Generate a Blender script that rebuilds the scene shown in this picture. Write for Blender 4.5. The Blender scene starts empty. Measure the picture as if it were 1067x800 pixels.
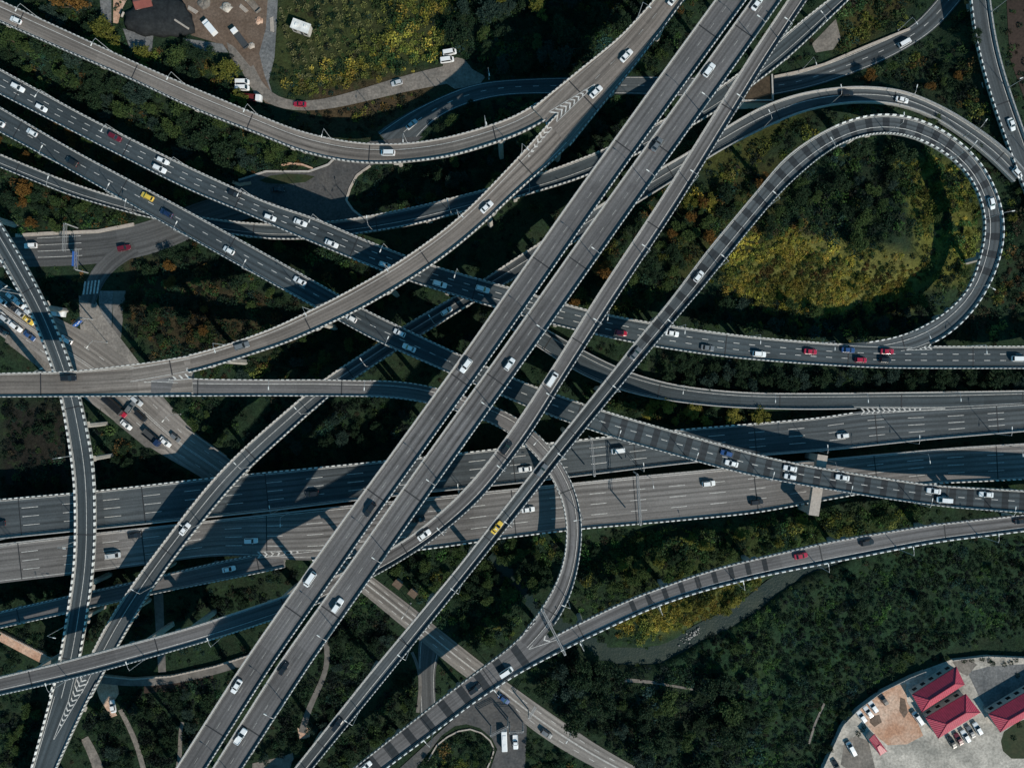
import bpy, bmesh, math, random
import numpy as np
from mathutils import Vector, Matrix
random.seed(11); RNG = np.random.default_rng(11)
SC = bpy.context.scene
COL = SC.collection
R = math.radians
HCAM = 240.0            # camera height over the valley floor, metres
MPP = 175.0/533.5       # metres on the valley floor for one step of the survey grid (1067 x 800 steps)
CX, CY = 533.5, 400.0

def W(px, py, z=0.0):
    """survey grid position at height z -> world point"""
    k = MPP*(HCAM-z)/HCAM
    return Vector(((px-CX)*k, -(py-CY)*k, z))

# ------------------------------------------------------------------ tagging
def tag(o, label=None, cat=None, group=None, kind=None):
    if label: o['label'] = label
    if cat: o['category'] = cat
    if group: o['group'] = group
    if kind: o['kind'] = kind
    return o
def empty(name, loc, rz=0.0):
    o = bpy.data.objects.new(name, None); COL.objects.link(o)
    o.location = loc; o.rotation_euler = (0, 0, rz); o.empty_display_size = .5
    return o
def link(name, me, parent=None, loc=None, rz=0.0):
    o = bpy.data.objects.new(name, me); COL.objects.link(o)
    if parent: o.parent = parent
    if loc is not None: o.location = loc
    if rz: o.rotation_euler = (0, 0, rz)
    return o
ORD = ('first second third fourth fifth sixth seventh eighth ninth tenth eleventh twelfth thirteenth fourteenth fifteenth '
       'sixteenth seventeenth eighteenth nineteenth twentieth').split()
_T = 'twenty thirty forty fifty sixty seventy eighty ninety'.split()
_TT = 'twentieth thirtieth fortieth fiftieth sixtieth seventieth eightieth ninetieth'.split()
def ordw(i):
    i += 1
    if i <= 20: return ORD[i-1]
    t, u = divmod(i, 10)
    return _TT[t-2] if u == 0 else _T[t-2]+'-'+ORD[u-1]

# ------------------------------------------------------------------ mesh builder
class MB:
    def __init__(s): s.v = []; s.f = []; s.m = []; s.uv = []; s.has_uv = False
    def face(s, pts, mi=0, uv=None):
        b = len(s.v); s.v.extend([tuple(p) for p in pts]); s.f.append(tuple(range(b, b+len(pts)))); s.m.append(mi)
        if uv: s.has_uv = True
        s.uv.extend(uv if uv else [(p[0], p[1]) for p in pts])
    def box(s, c, sx, sy, sz, ax=None, mi=0, taper=1.0):
        """box centred at c (x,y) standing on c.z ; ax = unit x axis direction in the plane"""
        ax = Vector((1, 0, 0)) if ax is None else Vector((ax[0], ax[1], 0)).normalized()
        ay = Vector((-ax.y, ax.x, 0)); c = Vector(c); u = Vector((0, 0, sz))
        q = [c+ax*(a*sx/2)+ay*(b*sy/2) for a, b in ((-1, -1), (1, -1), (1, 1), (-1, 1))]
        t = [c+u+ax*(a*sx/2*taper)+ay*(b*sy/2*taper) for a, b in ((-1, -1), (1, -1), (1, 1), (-1, 1))]
        s.face(q[::-1], mi); s.face(t, mi)
        for i in range(4): s.face([q[i], q[(i+1) % 4], t[(i+1) % 4], t[i]], mi)
    def tube(s, p, q, r0, r1=None, n=6, mi=0, cap=True):
        r1 = r0 if r1 is None else r1
        p, q = Vector(p), Vector(q); d = (q-p).normalized()
        a = d.orthogonal().normalized(); b = d.cross(a)
        P = [p+(a*math.cos(2*math.pi*i/n)+b*math.sin(2*math.pi*i/n))*r0 for i in range(n)]
        Q = [q+(a*math.cos(2*math.pi*i/n)+b*math.sin(2*math.pi*i/n))*r1 for i in range(n)]
        for i in range(n): s.face([P[i], P[(i+1) % n], Q[(i+1) % n], Q[i]], mi)
        if cap: s.face(P[::-1], mi); s.face(Q, mi)
    def loft(s, secs, mi=0, cap=True, closed=True, mis=None):
        n = len(secs[0])
        for a, b in zip(secs[:-1], secs[1:]):
            for i in range(n if closed else n-1):
                j = (i+1) % n
                s.face([a[i], a[j], b[j], b[i]], mis[i] if mis else mi)
        if cap: s.face(list(secs[0])[::-1], mi); s.face(list(secs[-1]), mi)
    def mesh(s, name, mats, weld=True, smooth=False):
        me = bpy.data.meshes.new(name)
        me.from_pydata(s.v, [], s.f)
        for m in mats: me.materials.append(m)
        me.polygons.foreach_set('material_index', np.array(s.m, dtype=np.int32))
        if s.has_uv:
            l = me.uv_layers.new(name='UVMap'); l.data.foreach_set('uv', np.array(s.uv, dtype=np.float32).ravel())
        if weld:
            bm = bmesh.new(); bm.from_mesh(me); bmesh.ops.remove_doubles(bm, verts=bm.verts, dist=.0005)
            if smooth:
                for f in bm.faces: f.smooth = True
            bm.to_mesh(me); bm.free()
        elif smooth: me.polygons.foreach_set('use_smooth', np.ones(len(me.polygons), dtype=bool))
        me.update(); return me
    def build(s, name, mats, parent=None, loc=None, rz=0.0, **k):
        if not isinstance(mats, (list, tuple)): mats = [mats]
        return link(name, s.mesh(name, mats, **k), parent, loc, rz)

# ------------------------------------------------------------------ materials
class NT:
    def __init__(s, name):
        s.mat = bpy.data.materials.new(name); s.mat.use_nodes = True
        s.t = s.mat.node_tree; s.n = s.t.nodes; s.b = s.n['Principled BSDF']
    def new(s, ty, **k):
        n = s.n.new(ty)
        for a, v in k.items(): setattr(n, a, v)
        return n
    def lk(s, a, b): s.t.links.new(a, b)
    def noise(s, vec, scale, detail=4, rough=.6):
        n = s.new('ShaderNodeTexNoise'); n.inputs['Scale'].default_value = scale
        n.inputs['Detail'].default_value = detail; n.inputs['Roughness'].default_value = rough
        if vec is not None: s.lk(vec, n.inputs['Vector'])
        return n.outputs['Fac']
    def math(s, op, a, b=None, c=None):
        n = s.new('ShaderNodeMath', operation=op)
        for i, x in enumerate((a, b, c)):
            if x is None: continue
            if isinstance(x, (int, float)): n.inputs[i].default_value = x
            else: s.lk(x, n.inputs[i])
        return n.outputs[0]
    def remap(s, x, a, b, c, d):
        n = s.new('ShaderNodeMapRange'); s.lk(x, n.inputs[0])
        for i, v in enumerate((a, b, c, d)): n.inputs[i+1].default_value = v
        return n.outputs[0]
    def mul(s, colour, fac):
        n = s.new('ShaderNodeVectorMath', operation='SCALE')
        if isinstance(colour, (tuple, list)): n.inputs[0].default_value = colour[:3]
        else: s.lk(colour, n.inputs[0])
        s.lk(fac, n.inputs['Scale']); return n.outputs[0]
    def mix(s, f, a, b):
        n = s.new('ShaderNodeMix', data_type='RGBA')
        if isinstance(f, (int, float)): n.inputs[0].default_value = f
        else: s.lk(f, n.inputs[0])
        for x, i in ((a, 6), (b, 7)):
            if isinstance(x, (tuple, list)): n.inputs[i].default_value = (*x[:3], 1)
            else: s.lk(x, n.inputs[i])
        return n.outputs[2]
    def map(s, vec, sc):
        n = s.new('ShaderNodeMapping'); n.inputs['Scale'].default_value = sc; s.lk(vec, n.inputs[0]); return n.outputs[0]
    def coord(s, w): return s.new('ShaderNodeTexCoord').outputs[w]
    def base(s, c): s.lk(c, s.b.inputs['Base Color'])
    def rough(s, v, spec=.3):
        s.b.inputs['Roughness'].default_value = v; s.b.inputs['Specular IOR Level'].default_value = spec
    def bump(s, h, strength, dist):
        n = s.new('ShaderNodeBump'); n.inputs['Strength'].default_value = strength; n.inputs['Distance'].default_value = dist
        s.lk(h, n.inputs['Height']); s.lk(n.outputs[0], s.b.inputs['Normal'])

def asphalt(name, base, streak=.5):
    m = NT(name); uv = m.coord('UV'); ob = m.coord('Object')
    st = m.noise(m.map(uv, (1.0, .009, 1)), 1.0, 3, .65)         # wheel tracks and drips run along the lane
    st2 = m.noise(m.map(uv, (2.6, .022, 1)), 1.0, 2, .5)
    pa = m.noise(ob, .05, 4, .6)
    gr = m.noise(ob, 1.9, 3, .7)
    sx = m.new('ShaderNodeSeparateXYZ'); m.lk(uv, sx.inputs[0])
    wv = m.math('COSINE', m.math('MULTIPLY', sx.outputs[0], 6.2832/1.8))   # a pair of tracks in each lane
    se = m.new('ShaderNodeTexWhiteNoise', noise_dimensions='1D'); m.lk(m.math('FLOOR', m.math('MULTIPLY', sx.outputs[1], 1/41.0)), se.inputs['W'])
    f = m.math('ADD', m.remap(st, .3, .7, 1-streak*.9, 1+streak*.9), m.remap(st2, .3, .7, -.22*streak, .22*streak))
    f = m.math('ADD', f, m.math('MULTIPLY', wv, m.remap(pa, .35, .65, .05, .20)))
    f = m.math('MULTIPLY', f, m.remap(pa, .3, .7, .82, 1.18))
    f = m.math('MULTIPLY', f, m.remap(se.outputs[0], 0, 1, .88, 1.10))      # each poured length ages on its own
    f = m.math('MULTIPLY', f, m.remap(gr, .3, .7, .84, 1.16))
    pt = m.noise(m.map(uv, (.35, .10, 1)), 1.0, 2, .5)
    f = m.math('MULTIPLY', f, m.remap(pt, .66, .70, 1.0, .80))              # repair patches
    m.base(m.mul(base, f)); m.rough(.85, .2); return m.mat
def plain(name, c, rough=.7, spec=.3, metal=0, var=.12, scale=1.5):
    m = NT(name)
    f = m.remap(m.noise(m.coord('Object'), scale, 4, .65), .3, .7, 1-var, 1+var)
    m.base(m.mul(c, f)); m.rough(rough, spec); m.b.inputs['Metallic'].default_value = metal; return m.mat

M = {}
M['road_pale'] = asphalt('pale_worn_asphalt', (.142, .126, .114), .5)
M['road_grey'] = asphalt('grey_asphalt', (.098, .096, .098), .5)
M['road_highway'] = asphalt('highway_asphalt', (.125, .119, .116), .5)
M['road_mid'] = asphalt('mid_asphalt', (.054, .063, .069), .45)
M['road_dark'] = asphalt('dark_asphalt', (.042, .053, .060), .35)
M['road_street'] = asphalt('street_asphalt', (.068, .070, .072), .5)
M['road_concrete'] = asphalt('concrete_road', (.175, .160, .148), .45)
M['band'] = asphalt('dark_cross_band', (.022, .026, .030), .25)
M['concrete'] = plain('viaduct_concrete', (.26, .25, .235), .85, .2, var=.2, scale=.8)
M['concrete_pale'] = plain('pier_concrete', (.36, .34, .31), .85, .2, var=.15, scale=.9)
M['rail_white'] = plain('parapet_white', (.66, .66, .64), .6, .3, var=.25, scale=.45)
M['rail_dark'] = plain('parapet_dark', (.045, .05, .055), .6, .3)
M['rail_soft'] = plain('parapet_worn_white', (.50, .50, .49), .7, .25, var=.3, scale=.5)
M['rail_mid'] = plain('parapet_worn_dark', (.085, .09, .095), .7, .25, var=.3, scale=.5)
M['rail_grey'] = plain('parapet_concrete', (.34, .325, .31), .8, .2, var=.15)
M['kerb'] = plain('kerb_stone', (.34, .30, .265), .8, .2, var=.2)
M['joint'] = plain('rubber_joint', (.02, .022, .025), .7)
M['steel'] = plain('galvanised_steel', (.40, .41, .42), .5, .4, .3)
M['glass'] = plain('car_glass', (.012, .015, .018), .08, .6, var=0)
M['tyre'] = plain('tyre_rubber', (.015, .015, .016), .8)
M['headlight'] = plain('headlight_glass', (.75, .77, .8), .15, .6, var=0)
M['taillight'] = plain('taillight_red', (.35, .01, .012), .2, .6, var=0)
def worn_paint():
    m = NT('worn_road_paint'); ob = m.coord('Object')
    f = m.remap(m.noise(ob, 1.3, 5, .75), .3, .75, .25, .72)
    m.base(m.mul((1, .985, .95), f)); m.rough(.7, .2); return m.mat
M['paint'] = worn_paint()
def faint_paint():
    m = NT('faded_road_paint'); ob = m.coord('Object')
    f = m.remap(m.noise(ob, .9, 5, .75), .3, .75, .10, .36)
    m.base(m.mul((1, .985, .95), f)); m.rough(.8, .2); return m.mat
M['paint_faint'] = faint_paint()
M['bed_red'] = plain('dark_red_truck_bed', (.10, .015, .018), .6, .3)
CARPAINT = {}
for n, c in dict(white=(.68, .69, .70), silver=(.42, .44, .46), grey=(.12, .13, .14), black=(.012, .013, .015), dark_blue=(.012, .025, .07),
                 blue=(.022, .06, .17), red=(.30, .012, .035), dark_red=(.11, .008, .018), yellow=(.62, .43, .06)).items():
    m = NT('car_paint_'+n); m.b.inputs['Base Color'].default_value = (*c, 1); m.rough(.28, .5)
    m.b.inputs['Coat Weight'].default_value = .4; CARPAINT[n] = m.mat

# ------------------------------------------------------------------ road tracing
TILE = dict(a1=(0, 0), a2=(260, 0), a3=(520, 0), a4=(787, 0), b1=(0, 190), b2=(260, 190), b3=(520, 190), b4=(787, 190),
            c1=(0, 390), c2=(260, 390), c3=(520, 390), c4=(787, 390), d1=(0, 590), d2=(260, 590), d3=(520, 590), d4=(787, 590))
def pts(s):
    """'x,y x,y' survey positions, or 'b2 x,y x,y' positions inside one survey sheet"""
    out = []; t = None
    for w in s.split():
        if w in TILE: t = TILE[w]; continue
        if w == 'full': t = None; continue
        x, y = map(float, w.split(','))
        out.append((t[0]+x*280/1067, t[1]+y*210/800) if t else (x, y))
    return np.array(out)
def resample(P, n):
    d = np.r_[0, np.cumsum(np.hypot(*np.diff(P, axis=0).T))]
    t = np.linspace(0, d[-1], n)
    return np.c_[np.interp(t, d, P[:, 0]), np.interp(t, d, P[:, 1])]
def smooth(A, it):
    A = A.copy()
    for _ in range(it): A[1:-1] = A[1:-1]*.5+(A[:-2]+A[2:])*.25
    return A
def extend(P, e0, e1):
    a, b = P[0]-P[1], P[-1]-P[-2]
    out = [P]
    if e0: out.insert(0, (P[0]+a/np.hypot(*a)*e0)[None])
    if e1: out.append((P[-1]+b/np.hypot(*b)*e1)[None])
    return np.vstack(out)

class Road:
    """a ribbon: centre line, width and height along it, all in world metres"""
    def __init__(s, key, L, Rr, z, ext=(0, 0), sm=3, ground=False):
        s.key = key; s.ground = ground
        L, Rr = extend(pts(L), *ext), extend(pts(Rr), *ext)
        n = max(12, int(np.hypot(*np.diff(L, axis=0).T).sum()/8))
        l, r = resample(L, n), resample(Rr, n)
        c = (l+r)/2; T = np.gradient(c, axis=0); T /= np.hypot(*T.T)[:, None]
        nn = np.c_[T[:, 1], -T[:, 0]]                       # image-left normal
        w = np.abs(((l-r)*nn).sum(1))
        c = smooth(c, sm*3); w = smooth(w[:, None], sm*4)[:, 0]
        n2 = max(12, int(np.hypot(*np.diff(c, axis=0).T).sum()/5)+1)
        cw = np.c_[c, w]; d = np.r_[0, np.cumsum(np.hypot(*np.diff(c, axis=0).T))]
        t = np.linspace(0, d[-1], n2); cw = np.c_[[np.interp(t, d, cw[:, i]) for i in range(3)]].T
        cw[:, :2] = smooth(cw[:, :2], 2)
        s.px = cw[:, :2]; s.wpx = cw[:, 2]
        if isinstance(z, (int, float)): s.z = np.full(n2, float(z))
        else:
            k = sorted((int(np.argmin(np.hypot(*(s.px-np.array(p)).T))), zz) for p, zz in z)
            s.z = np.interp(np.arange(n2), [a for a, _ in k], [b for _, b in k]); s.z = smooth(s.z[:, None], 10)[:, 0]
        kk = MPP*(HCAM-s.z)/HCAM
        s.x = (s.px[:, 0]-CX)*kk; s.y = -(s.px[:, 1]-CY)*kk; s.hw = s.wpx*kk/2
        s.s = np.r_[0, np.cumsum(np.hypot(np.diff(s.x), np.diff(s.y)))]; s.len = s.s[-1]
        tx, ty = np.gradient(s.x), np.gradient(s.y); q = np.hypot(tx, ty); s.tx, s.ty = tx/q, ty/q
    def at(s, d):
        f = lambda a: float(np.interp(d, s.s, a))
        tx, ty = f(s.tx), f(s.ty); q = math.hypot(tx, ty)
        return f(s.x), f(s.y), f(s.z), f(s.hw), tx/q, ty/q
    def pt(s, d, off, dz=0.0):
        """off: metres to the left of the centre line"""
        x, y, z, hw, tx, ty = s.at(d)
        return Vector((x-ty*off, y+tx*off, z+dz))
    def near(s, px, py):
        i = int(np.argmin(np.hypot(s.px[:, 0]-px, s.px[:, 1]-py))); return float(s.s[i])
    def locate(s, px, py):
        """station and offset of a survey position taken at the road's own height"""
        d = s.near(px, py)
        for _ in range(4):
            x, y, z, hw, tx, ty = s.at(d); p = W(px, py, z)
            d = min(max(d+(p.x-x)*tx+(p.y-y)*ty, 0), s.len)
        x, y, z, hw, tx, ty = s.at(d); p = W(px, py, z)
        return d, -(p.x-x)*ty+(p.y-y)*tx
RD = {}
def F(*a): return 'full '+' '.join('%g,%g' % p for p in zip(a[::2], a[1::2]))
V4L_L = (183.7,800, 253.7,690, 316.4,600, 358.7,540, 400,484, 482.5,370, 594,210, 640,146, 702,60, 745.7,0)
V4L_R = (215,800, 285,690, 349,600, 390.5,540, 431,484, 513,370, 625,210, 671,146, 734,60, 778,0)
V4R_L = (221.7,800, 291,690, 355.5,600, 398,540, 437.5,484, 519.5,370, 632,210, 678,146, 740,60, 783.5,0)
V4R_R = (252.5,800, 324,690, 388,600, 429.5,540, 469,484, 551,370, 664,210, 710,146, 772,60, 814.5,0)
def road(key, *a, **k): RD[key] = Road(key, *a, **k)
# --- the tall twin
road('twin_left', F(*V4L_L), F(*V4L_R), 38, ext=(150, 150), sm=6)
road('twin_right', F(*V4R_L), F(*V4R_R), 38, ext=(150, 150), sm=6)
# --- pale curved ramp at upper left and the sweeping ramp it joins
road('pale_curve', 'a1 0,3 full 90,42 138.7,64.7 206,93.7 290,129 a2 200,525 400,570 600,578 800,548 1067,465 a3 170,400 330,270',
     'a1 0,88 full 90,62.8 142.5,85.3 206,116 290,148 a2 200,605 400,648 560,652 800,625 1067,540 a3 100,525 205,476 345,352',
     [((0, 12), 11), ((280, 136), 11.5), ((400, 160), 13.5), ((480, 145), 20), ((570, 115), 28)], ext=(150, 0))
road('sweep', 'b1 500,728 750,690 900,645 1067,590 b2 180,540 360,452 540,350 630,295 700,242 790,180 920,60 975,0 a3 100,605 205,480 300,385',
     'b1 500,802 755,757 900,715 1067,660 b2 110,655 300,570 450,500 640,385 740,320 880,210 1000,100 1067,30 a3 160,690 270,590 350,490',
     [((150, 385), 33), ((200, 382), 32), ((340, 330), 25.5), ((440, 270), 25), ((510, 205), 26.5), ((575, 120), 28)])
road('trunk_top', 'a3 150,415 330,270 480,150 600,20 640,-30', 'a3 265,595 390,440 500,310 640,130 735,0',
     [((575, 120), 28), ((640, 50), 30.5), ((700, 0), 32)], ext=(0, 150), sm=1)
road('trunk_west', 'b1 0,757 300,750 600,715 760,688', 'c1 0,90 300,88 760,85', [((0, 400), 34), ((75, 400), 34), ((200, 395), 32)], ext=(150, 0), sm=1)
road('hook', 'c1 600,5 760,18 1067,22 c2 300,20 500,28 full 400,395.3 426,398 454,403 514.3,422.5 542.5,434.7 557.5,449.7 574.3,463 585.6,482 598.7,505.5 605.3,526.5 607.9,547.5 605.3,573.8 604,590 596,621.5 585.6,642.5 574,656 562,668',
     'c1 600,88 760,86 1067,85 c2 300,86 full 400,413 441,418 504,436 529.3,449 548,463 563,477 574.3,497 586.9,518.6 590.9,537 591.4,560.6 588,590 580.4,611 559.4,642.5 545,659 530,676',
     [((160, 398), 32.8), ((200, 399), 32), ((330, 405), 25), ((450, 412), 22), ((530, 440), 20), ((575, 480), 18), ((600, 545), 16.5), ((560, 650), 13.6), ((545, 670), 13.2)])
road('trunk_south', F(367.6,800, 443.7,739.6, 501.4,695, 520,682.4, 538,666, 553,650), F(404,798, 475,745, 500,726, 545,697, 565.6,685.6, 588,674),
     [((390, 800), 12), ((530, 690), 13), ((580, 660), 13.4)], ext=(150, 0), sm=1)
road('river_ramp', 'full 560,672 580,660 d3 500,135 700,60 880,0 c4 300,660 700,595 1067,555',
     'full 575,682 608.7,665 640.6,650 677,633 730,615 800,598 c4 350,735 700,665 1067,620',
     [((560, 675), 13.2), ((620, 645), 13.6), ((790, 590), 13), ((1067, 545), 12)], ext=(0, 150))
# --- the two dark viaducts
road('dark_upper', F(0,72, 89,121, 183.7,168, 280,212.6, 325.6,225.4, 365,244, 425,267.4, 449,276.6, 527.6,298.4, 590.6,317.5, 611,323, 635.6,328.5, 677,336, 740,345.6, 787,351.4, 865.7,358, 918,360.3, 973,360.6, 1067,360.6),
     F(0,98.4, 105,152, 199.4,199.5, 260,224, 323,251.7, 399,283, 428,293.7, 509,318.6, 575.6,338, 622.5,349.4, 660,357, 684,361.6, 740,370, 787,375, 852.6,380, 918,383.5, 985,384, 1067,384),
     [((0, 85), 10), ((200, 185), 13), ((320, 235), 15.5), ((430, 285), 18.5), ((560, 320), 19.5), ((700, 350), 17.5), ((870, 370), 12), ((1067, 372), 11)], ext=(150, 150))
road('dark_lower', F(0,111.6, 73.5,155, 178.4,210, 280,266, 354.5,308, 383,324, 477.8,369, 534,393.4, 580,411, 630,428, 693,446.4, 800,476.6, 852.6,487, 970.7,505.5, 1067,510.7),
     F(0,138, 65.6,173, 178.4,237, 280,293.7, 328,320, 391,355, 467,388, 522,412, 567,431, 615,447.8, 651,459.6, 703.7,474, 748,487, 800,499, 913,518, 985,528, 1067,534),
     [((0, 125), 9.5), ((170, 220), 13.5), ((300, 290), 17), ((400, 340), 19.5), ((500, 390), 21.5), ((600, 430), 22), ((700, 460), 18), ((787, 485), 14), ((850, 495), 12.8), ((950, 508), 12.8), ((1067, 522), 14.5)], ext=(150, 150))
# --- low ramps running beneath them
road('low_ramp', F(0,160.6, 65.6,187.7, 123,207, 215,228, 280,234.5, 350,231.5, 430,217, 501.5,199, 564.6,181, 627.6,157.5, 700,121, 747,94.7, 790,60, 843,16, 864,0),
     F(0,174.5, 75,205, 150,226, 215,240, 280,250, 330,249, 380,243, 430,235, 520,211, 600,188, 660,163, 720.6,132, 760,108, 788,86, 822.8,60, 885,0),
     [((0, 168), 6.5), ((170, 226), 7), ((350, 240), 8.5), ((560, 190), 12), ((750, 105), 14), ((880, 0), 15)], ext=(150, 150))
road('long_diagonal', F(76,722, 95.8,680.6, 115.5,642.5, 144.3,600, 183.7,547.5, 223,497.6, 260,461, 315,413.6, 341,392, 396.5,356.7, 420,339.6, 470,310.8, 504,292, 540,267, 600,230, 690,174, 715,161, 760,131, 801,107, 840,95.6, 892,89.8, 944.5,94.5, 997,120.7, 1049.5,157.5, 1070,183),
     F(97,722, 122,674, 147,632, 173,592, 199.4,558, 236,513, 260,487, 341,413.6, 375,391, 407,368.5, 438.4,350, 491,316, 550,283, 610,245, 694,193, 745,160, 801,131, 834,115.5, 884,106, 934,107.6, 970.7,120.7, 1023,157.5, 1052,186),
     [((88, 720), 13.2), ((110, 680), 14), ((190, 560), 15.5), ((330, 420), 14.5), ((420, 350), 13), ((480, 310), 12.5), ((560, 260), 12), ((700, 170), 10.5), ((830, 105), 8), ((950, 100), 6), ((1060, 185), 5)])
road('west_ramp', F(52,728, 56.4,713, 63,690, 71,640, 78.7,590, 79.5,545, 78.7,500, 72,456, 65.6,415, 56.4,385.6, 36.7,332, 19.7,303, 0,268),
     F(74,726, 79,706, 85,679, 92,634.6, 98.4,590, 99.7,550, 99.7,521, 97,476.6, 90.5,442.5, 84,415, 76,384, 60,342, 39,297.6, 15.7,255.6, 4,237),
     [((60, 720), 13.2), ((75, 690), 14), ((88, 600), 15), ((88, 500), 16), ((75, 400), 15.5), ((0, 255), 13)], ext=(0, 150))
road('trunk_southwest', F(24,834, 33,800, 45,756, 59,703), F(46,830, 60,796, 80.6,750.6, 97.5,715, 106,700), [((45, 800), 12), ((80, 700), 13.4)], ext=(30, 0), sm=1)
road('east_join', F(1027.5,-20, 1029.5,0, 1034.5,39, 1045,81, 1067,144, 1083,186), F(1009,-20, 1010.5,0, 1015,39, 1031,99.7, 1051,157.5, 1066,196), [((1020, 0), 7), ((1060, 165), 5.2)], ext=(40, 50))
# --- narrow straight ramp right of the twin, curving below it to the left edge
road('straight_ramp', F(0,704.7, 60,690.6, 95.6,681, 200,653, 250,636.5, 293,622.5, 350,600, 407.5,572, 438.4,551, 475,520, 512.5,477, 550,422.5, 583.7,370, 620.6,310, 687,210, 780.6,60, 821,0),
     F(0,723.4, 56,711, 108.7,698, 200,672, 250,657, 330,630, 388.7,601, 420,583, 450,564, 502,520, 535,476, 555.6,448.7, 579.4,409, 605.6,368, 643,310, 709.4,210, 750.6,142.5, 801,60, 841,0),
     [((0, 715), 24), ((70, 697), 25), ((200, 660), 26.5), ((285, 640), 27), ((400, 585), 28.5), ((480, 530), 29.5), ((550, 440), 30.5), ((620, 330), 31), ((760, 120), 32), ((830, 0), 33)], ext=(150, 150))
# --- loop
road('loop', F(304.6,802.6, 386,700, 477.8,590, 520,535.7, 572.5,468.7, 635.5,390, 677.4,337, 701,310, 743,253, 798,188, 826,155, 865.7,131, 900,119.5, 934,117.6, 970.7,128.6, 1004.8,151, 1028.4,178.5, 1041.5,210, 1045.8,230, 1045.5,253, 1036,287, 1018,318.6, 997,342, 970.7,360, 944,367, 918,371, 880,372),
     F(325,801, 405,703, 496,590, 540,535, 590,471, 655,392, 697,341, 724.6,310, 765,258, 805,210, 834,178.5, 865.7,152.5, 900,139, 928.7,136.7, 957.6,144, 991.7,162.7, 1012.7,186, 1022,207, 1026.5,228, 1025.8,250, 1012.7,297.6, 997,316, 976,333, 944,349, 918,355, 897,358, 875,358.5),
     [((315, 800), 24), ((480, 600), 27), ((600, 450), 29.5), ((660, 365), 28), ((760, 240), 24), ((870, 140), 19), ((930, 125), 17.5), ((1035, 220), 14), ((1020, 310), 12.5), ((960, 360), 11.6), ((900, 366), 11.7)], ext=(150, 0), sm=2)
# --- main highway, two carriageways, and its slip roads
road('highway_north', F(0,520, 105,510.8, 220,497.6, 339,486, 472.6,472.7, 560,462.5, 630,455, 688,449, 787,441, 868,434, 894,428, 910,426.5, 978,426, 1067,420.5),
     F(0,560.6, 131,547.5, 280,532, 370,520.7, 449,512, 540,503, 598.7,496, 688,485, 787,474.5, 867,468.5, 960,458, 1067,449), [((0, 540), 8), ((450, 500), 8), ((560, 500), 6.5), ((660, 480), 3.4), ((760, 470), 3), ((1067, 460), 3)], ext=(150, 150))
road('highway_south', F(0,566.5, 105,554.5, 225.7,541.5, 338.7,529, 449,518, 540,508.5, 598.7,503, 664,496, 751,488, 876,476.8, 997,466, 1067,462),
     F(0,607, 76,598, 136.5,590, 225.7,577.5, 270,580, 323,584.8, 443.7,571.7, 540,558, 609,550, 688,543.6, 787,534, 866,519, 957,504, 1067,499), [((0, 540), 8), ((450, 500), 8), ((560, 500), 6.5), ((660, 480), 3.4), ((760, 470), 3), ((1067, 460), 3)], ext=(150, 150))
road('southwest_slip', F(0,637, 73.5,620, 131,608, 168,599, 236,583, 290,573), F(0,654, 105,630.7, 162.7,617.6, 260,598.7, 300,590), [((0, 645), 6.5), ((150, 613), 7.6), ((290, 580), 7.99)], ext=(150, 0))
road('northeast_slip', F(560,338, 609,366, 640,382, 665,391.5, 700,401, 740,406.5, 790,410, 900,409.5, 1067,407), F(548,353, 600,388, 640,405, 680,415, 740,423, 790,425.5, 840,426.5, 900,425.5, 978,426.5, 1067,421.5),
     [((550, 345), 2), ((640, 393), 2.4), ((740, 416), 2.8), ((840, 418), 2.98)], ext=(20, 60))
# --- roads on the ground
road('yard_road', 'a2 20,270 60,370 110,400 180,412 300,398 420,362 640,292 830,250', 'a2 -35,270 0,385 70,425 180,448 320,438 440,408 660,355 870,318', .10, ground=True)
road('tunnel_road', 'a2 480,560 600,470 800,350 900,325 1067,310 a3 300,305 640,300 full 740,82 805,84 a4 270,260 450,185 610,125 720,0',
     'a2 690,540 760,450 900,388 1067,368 a3 300,372 640,375 full 740,102 805,103 a4 300,325 500,250 640,180 750,90 820,0', .11, ext=(10, 40), ground=True)
road('boulevard', F(17,247, 52,245, 102,243, 140,235, 170,226, 200,212, 262,196), F(30,278, 60,277.5, 96,276, 150,268, 180,258, 215,240, 280,222), .12, ext=(150, 0), ground=True)
road('curved_street', F(150,262, 120,277, 106,293, 99.7,315), F(130,250, 105,266, 91,283, 86,299, 82.7,315), .13, ground=True)
road('diagonal_street', F(0,292, 59,332, 100,350, 140,380, 176.5,421.5, 196,447, 235,474, 300,532, 390.6,603, 434,635, 450.6,650, 503,691, 528,711, 560,733, 592,755, 625,778, 663,799),
     F(-20,335, 5,352, 34,374, 75,405, 103,426, 151,465, 211,497, 290,556, 374,614, 420.6,654, 440,668, 480.6,703, 513,723, 549,757, 586,781, 612.5,796, 645,812), .14, ext=(40, 40), ground=True)
road('link_street', F(462,668, 452,690, 453,712, 455,745), F(436,668, 434,690, 437,712, 438,745), .09, ground=True)
road('service_path', F(342,664, 349,684, 341,709, 322,738, 318,764), F(336.5,666, 343.5,682, 336,707, 317,736, 311,762), .10, ground=True)
road('footpath', F(170,618, 171,650, 173,700), F(160,618, 162,650, 165,700), .10, ground=True)
road('west_track', F(0,658, 30,672, 62,688), F(0,668, 28,683, 55,697), .10, ground=True)
road('terrace_path', F(106,703, 140,707, 180,704, 225,694, 262,682), F(106,712, 140,716, 180,713, 225,703, 264,690), .10, ground=True)
road('southwest_track', F(92,767, 102,784, 108,800), F(84,770, 92,786, 97,802), .10, ground=True)
road('garden_path', F(431,679, 440,694, 441,712, 437,742), F(427.5,679, 436.5,694, 437.5,712, 433.5,742), .12, ground=True)
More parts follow.
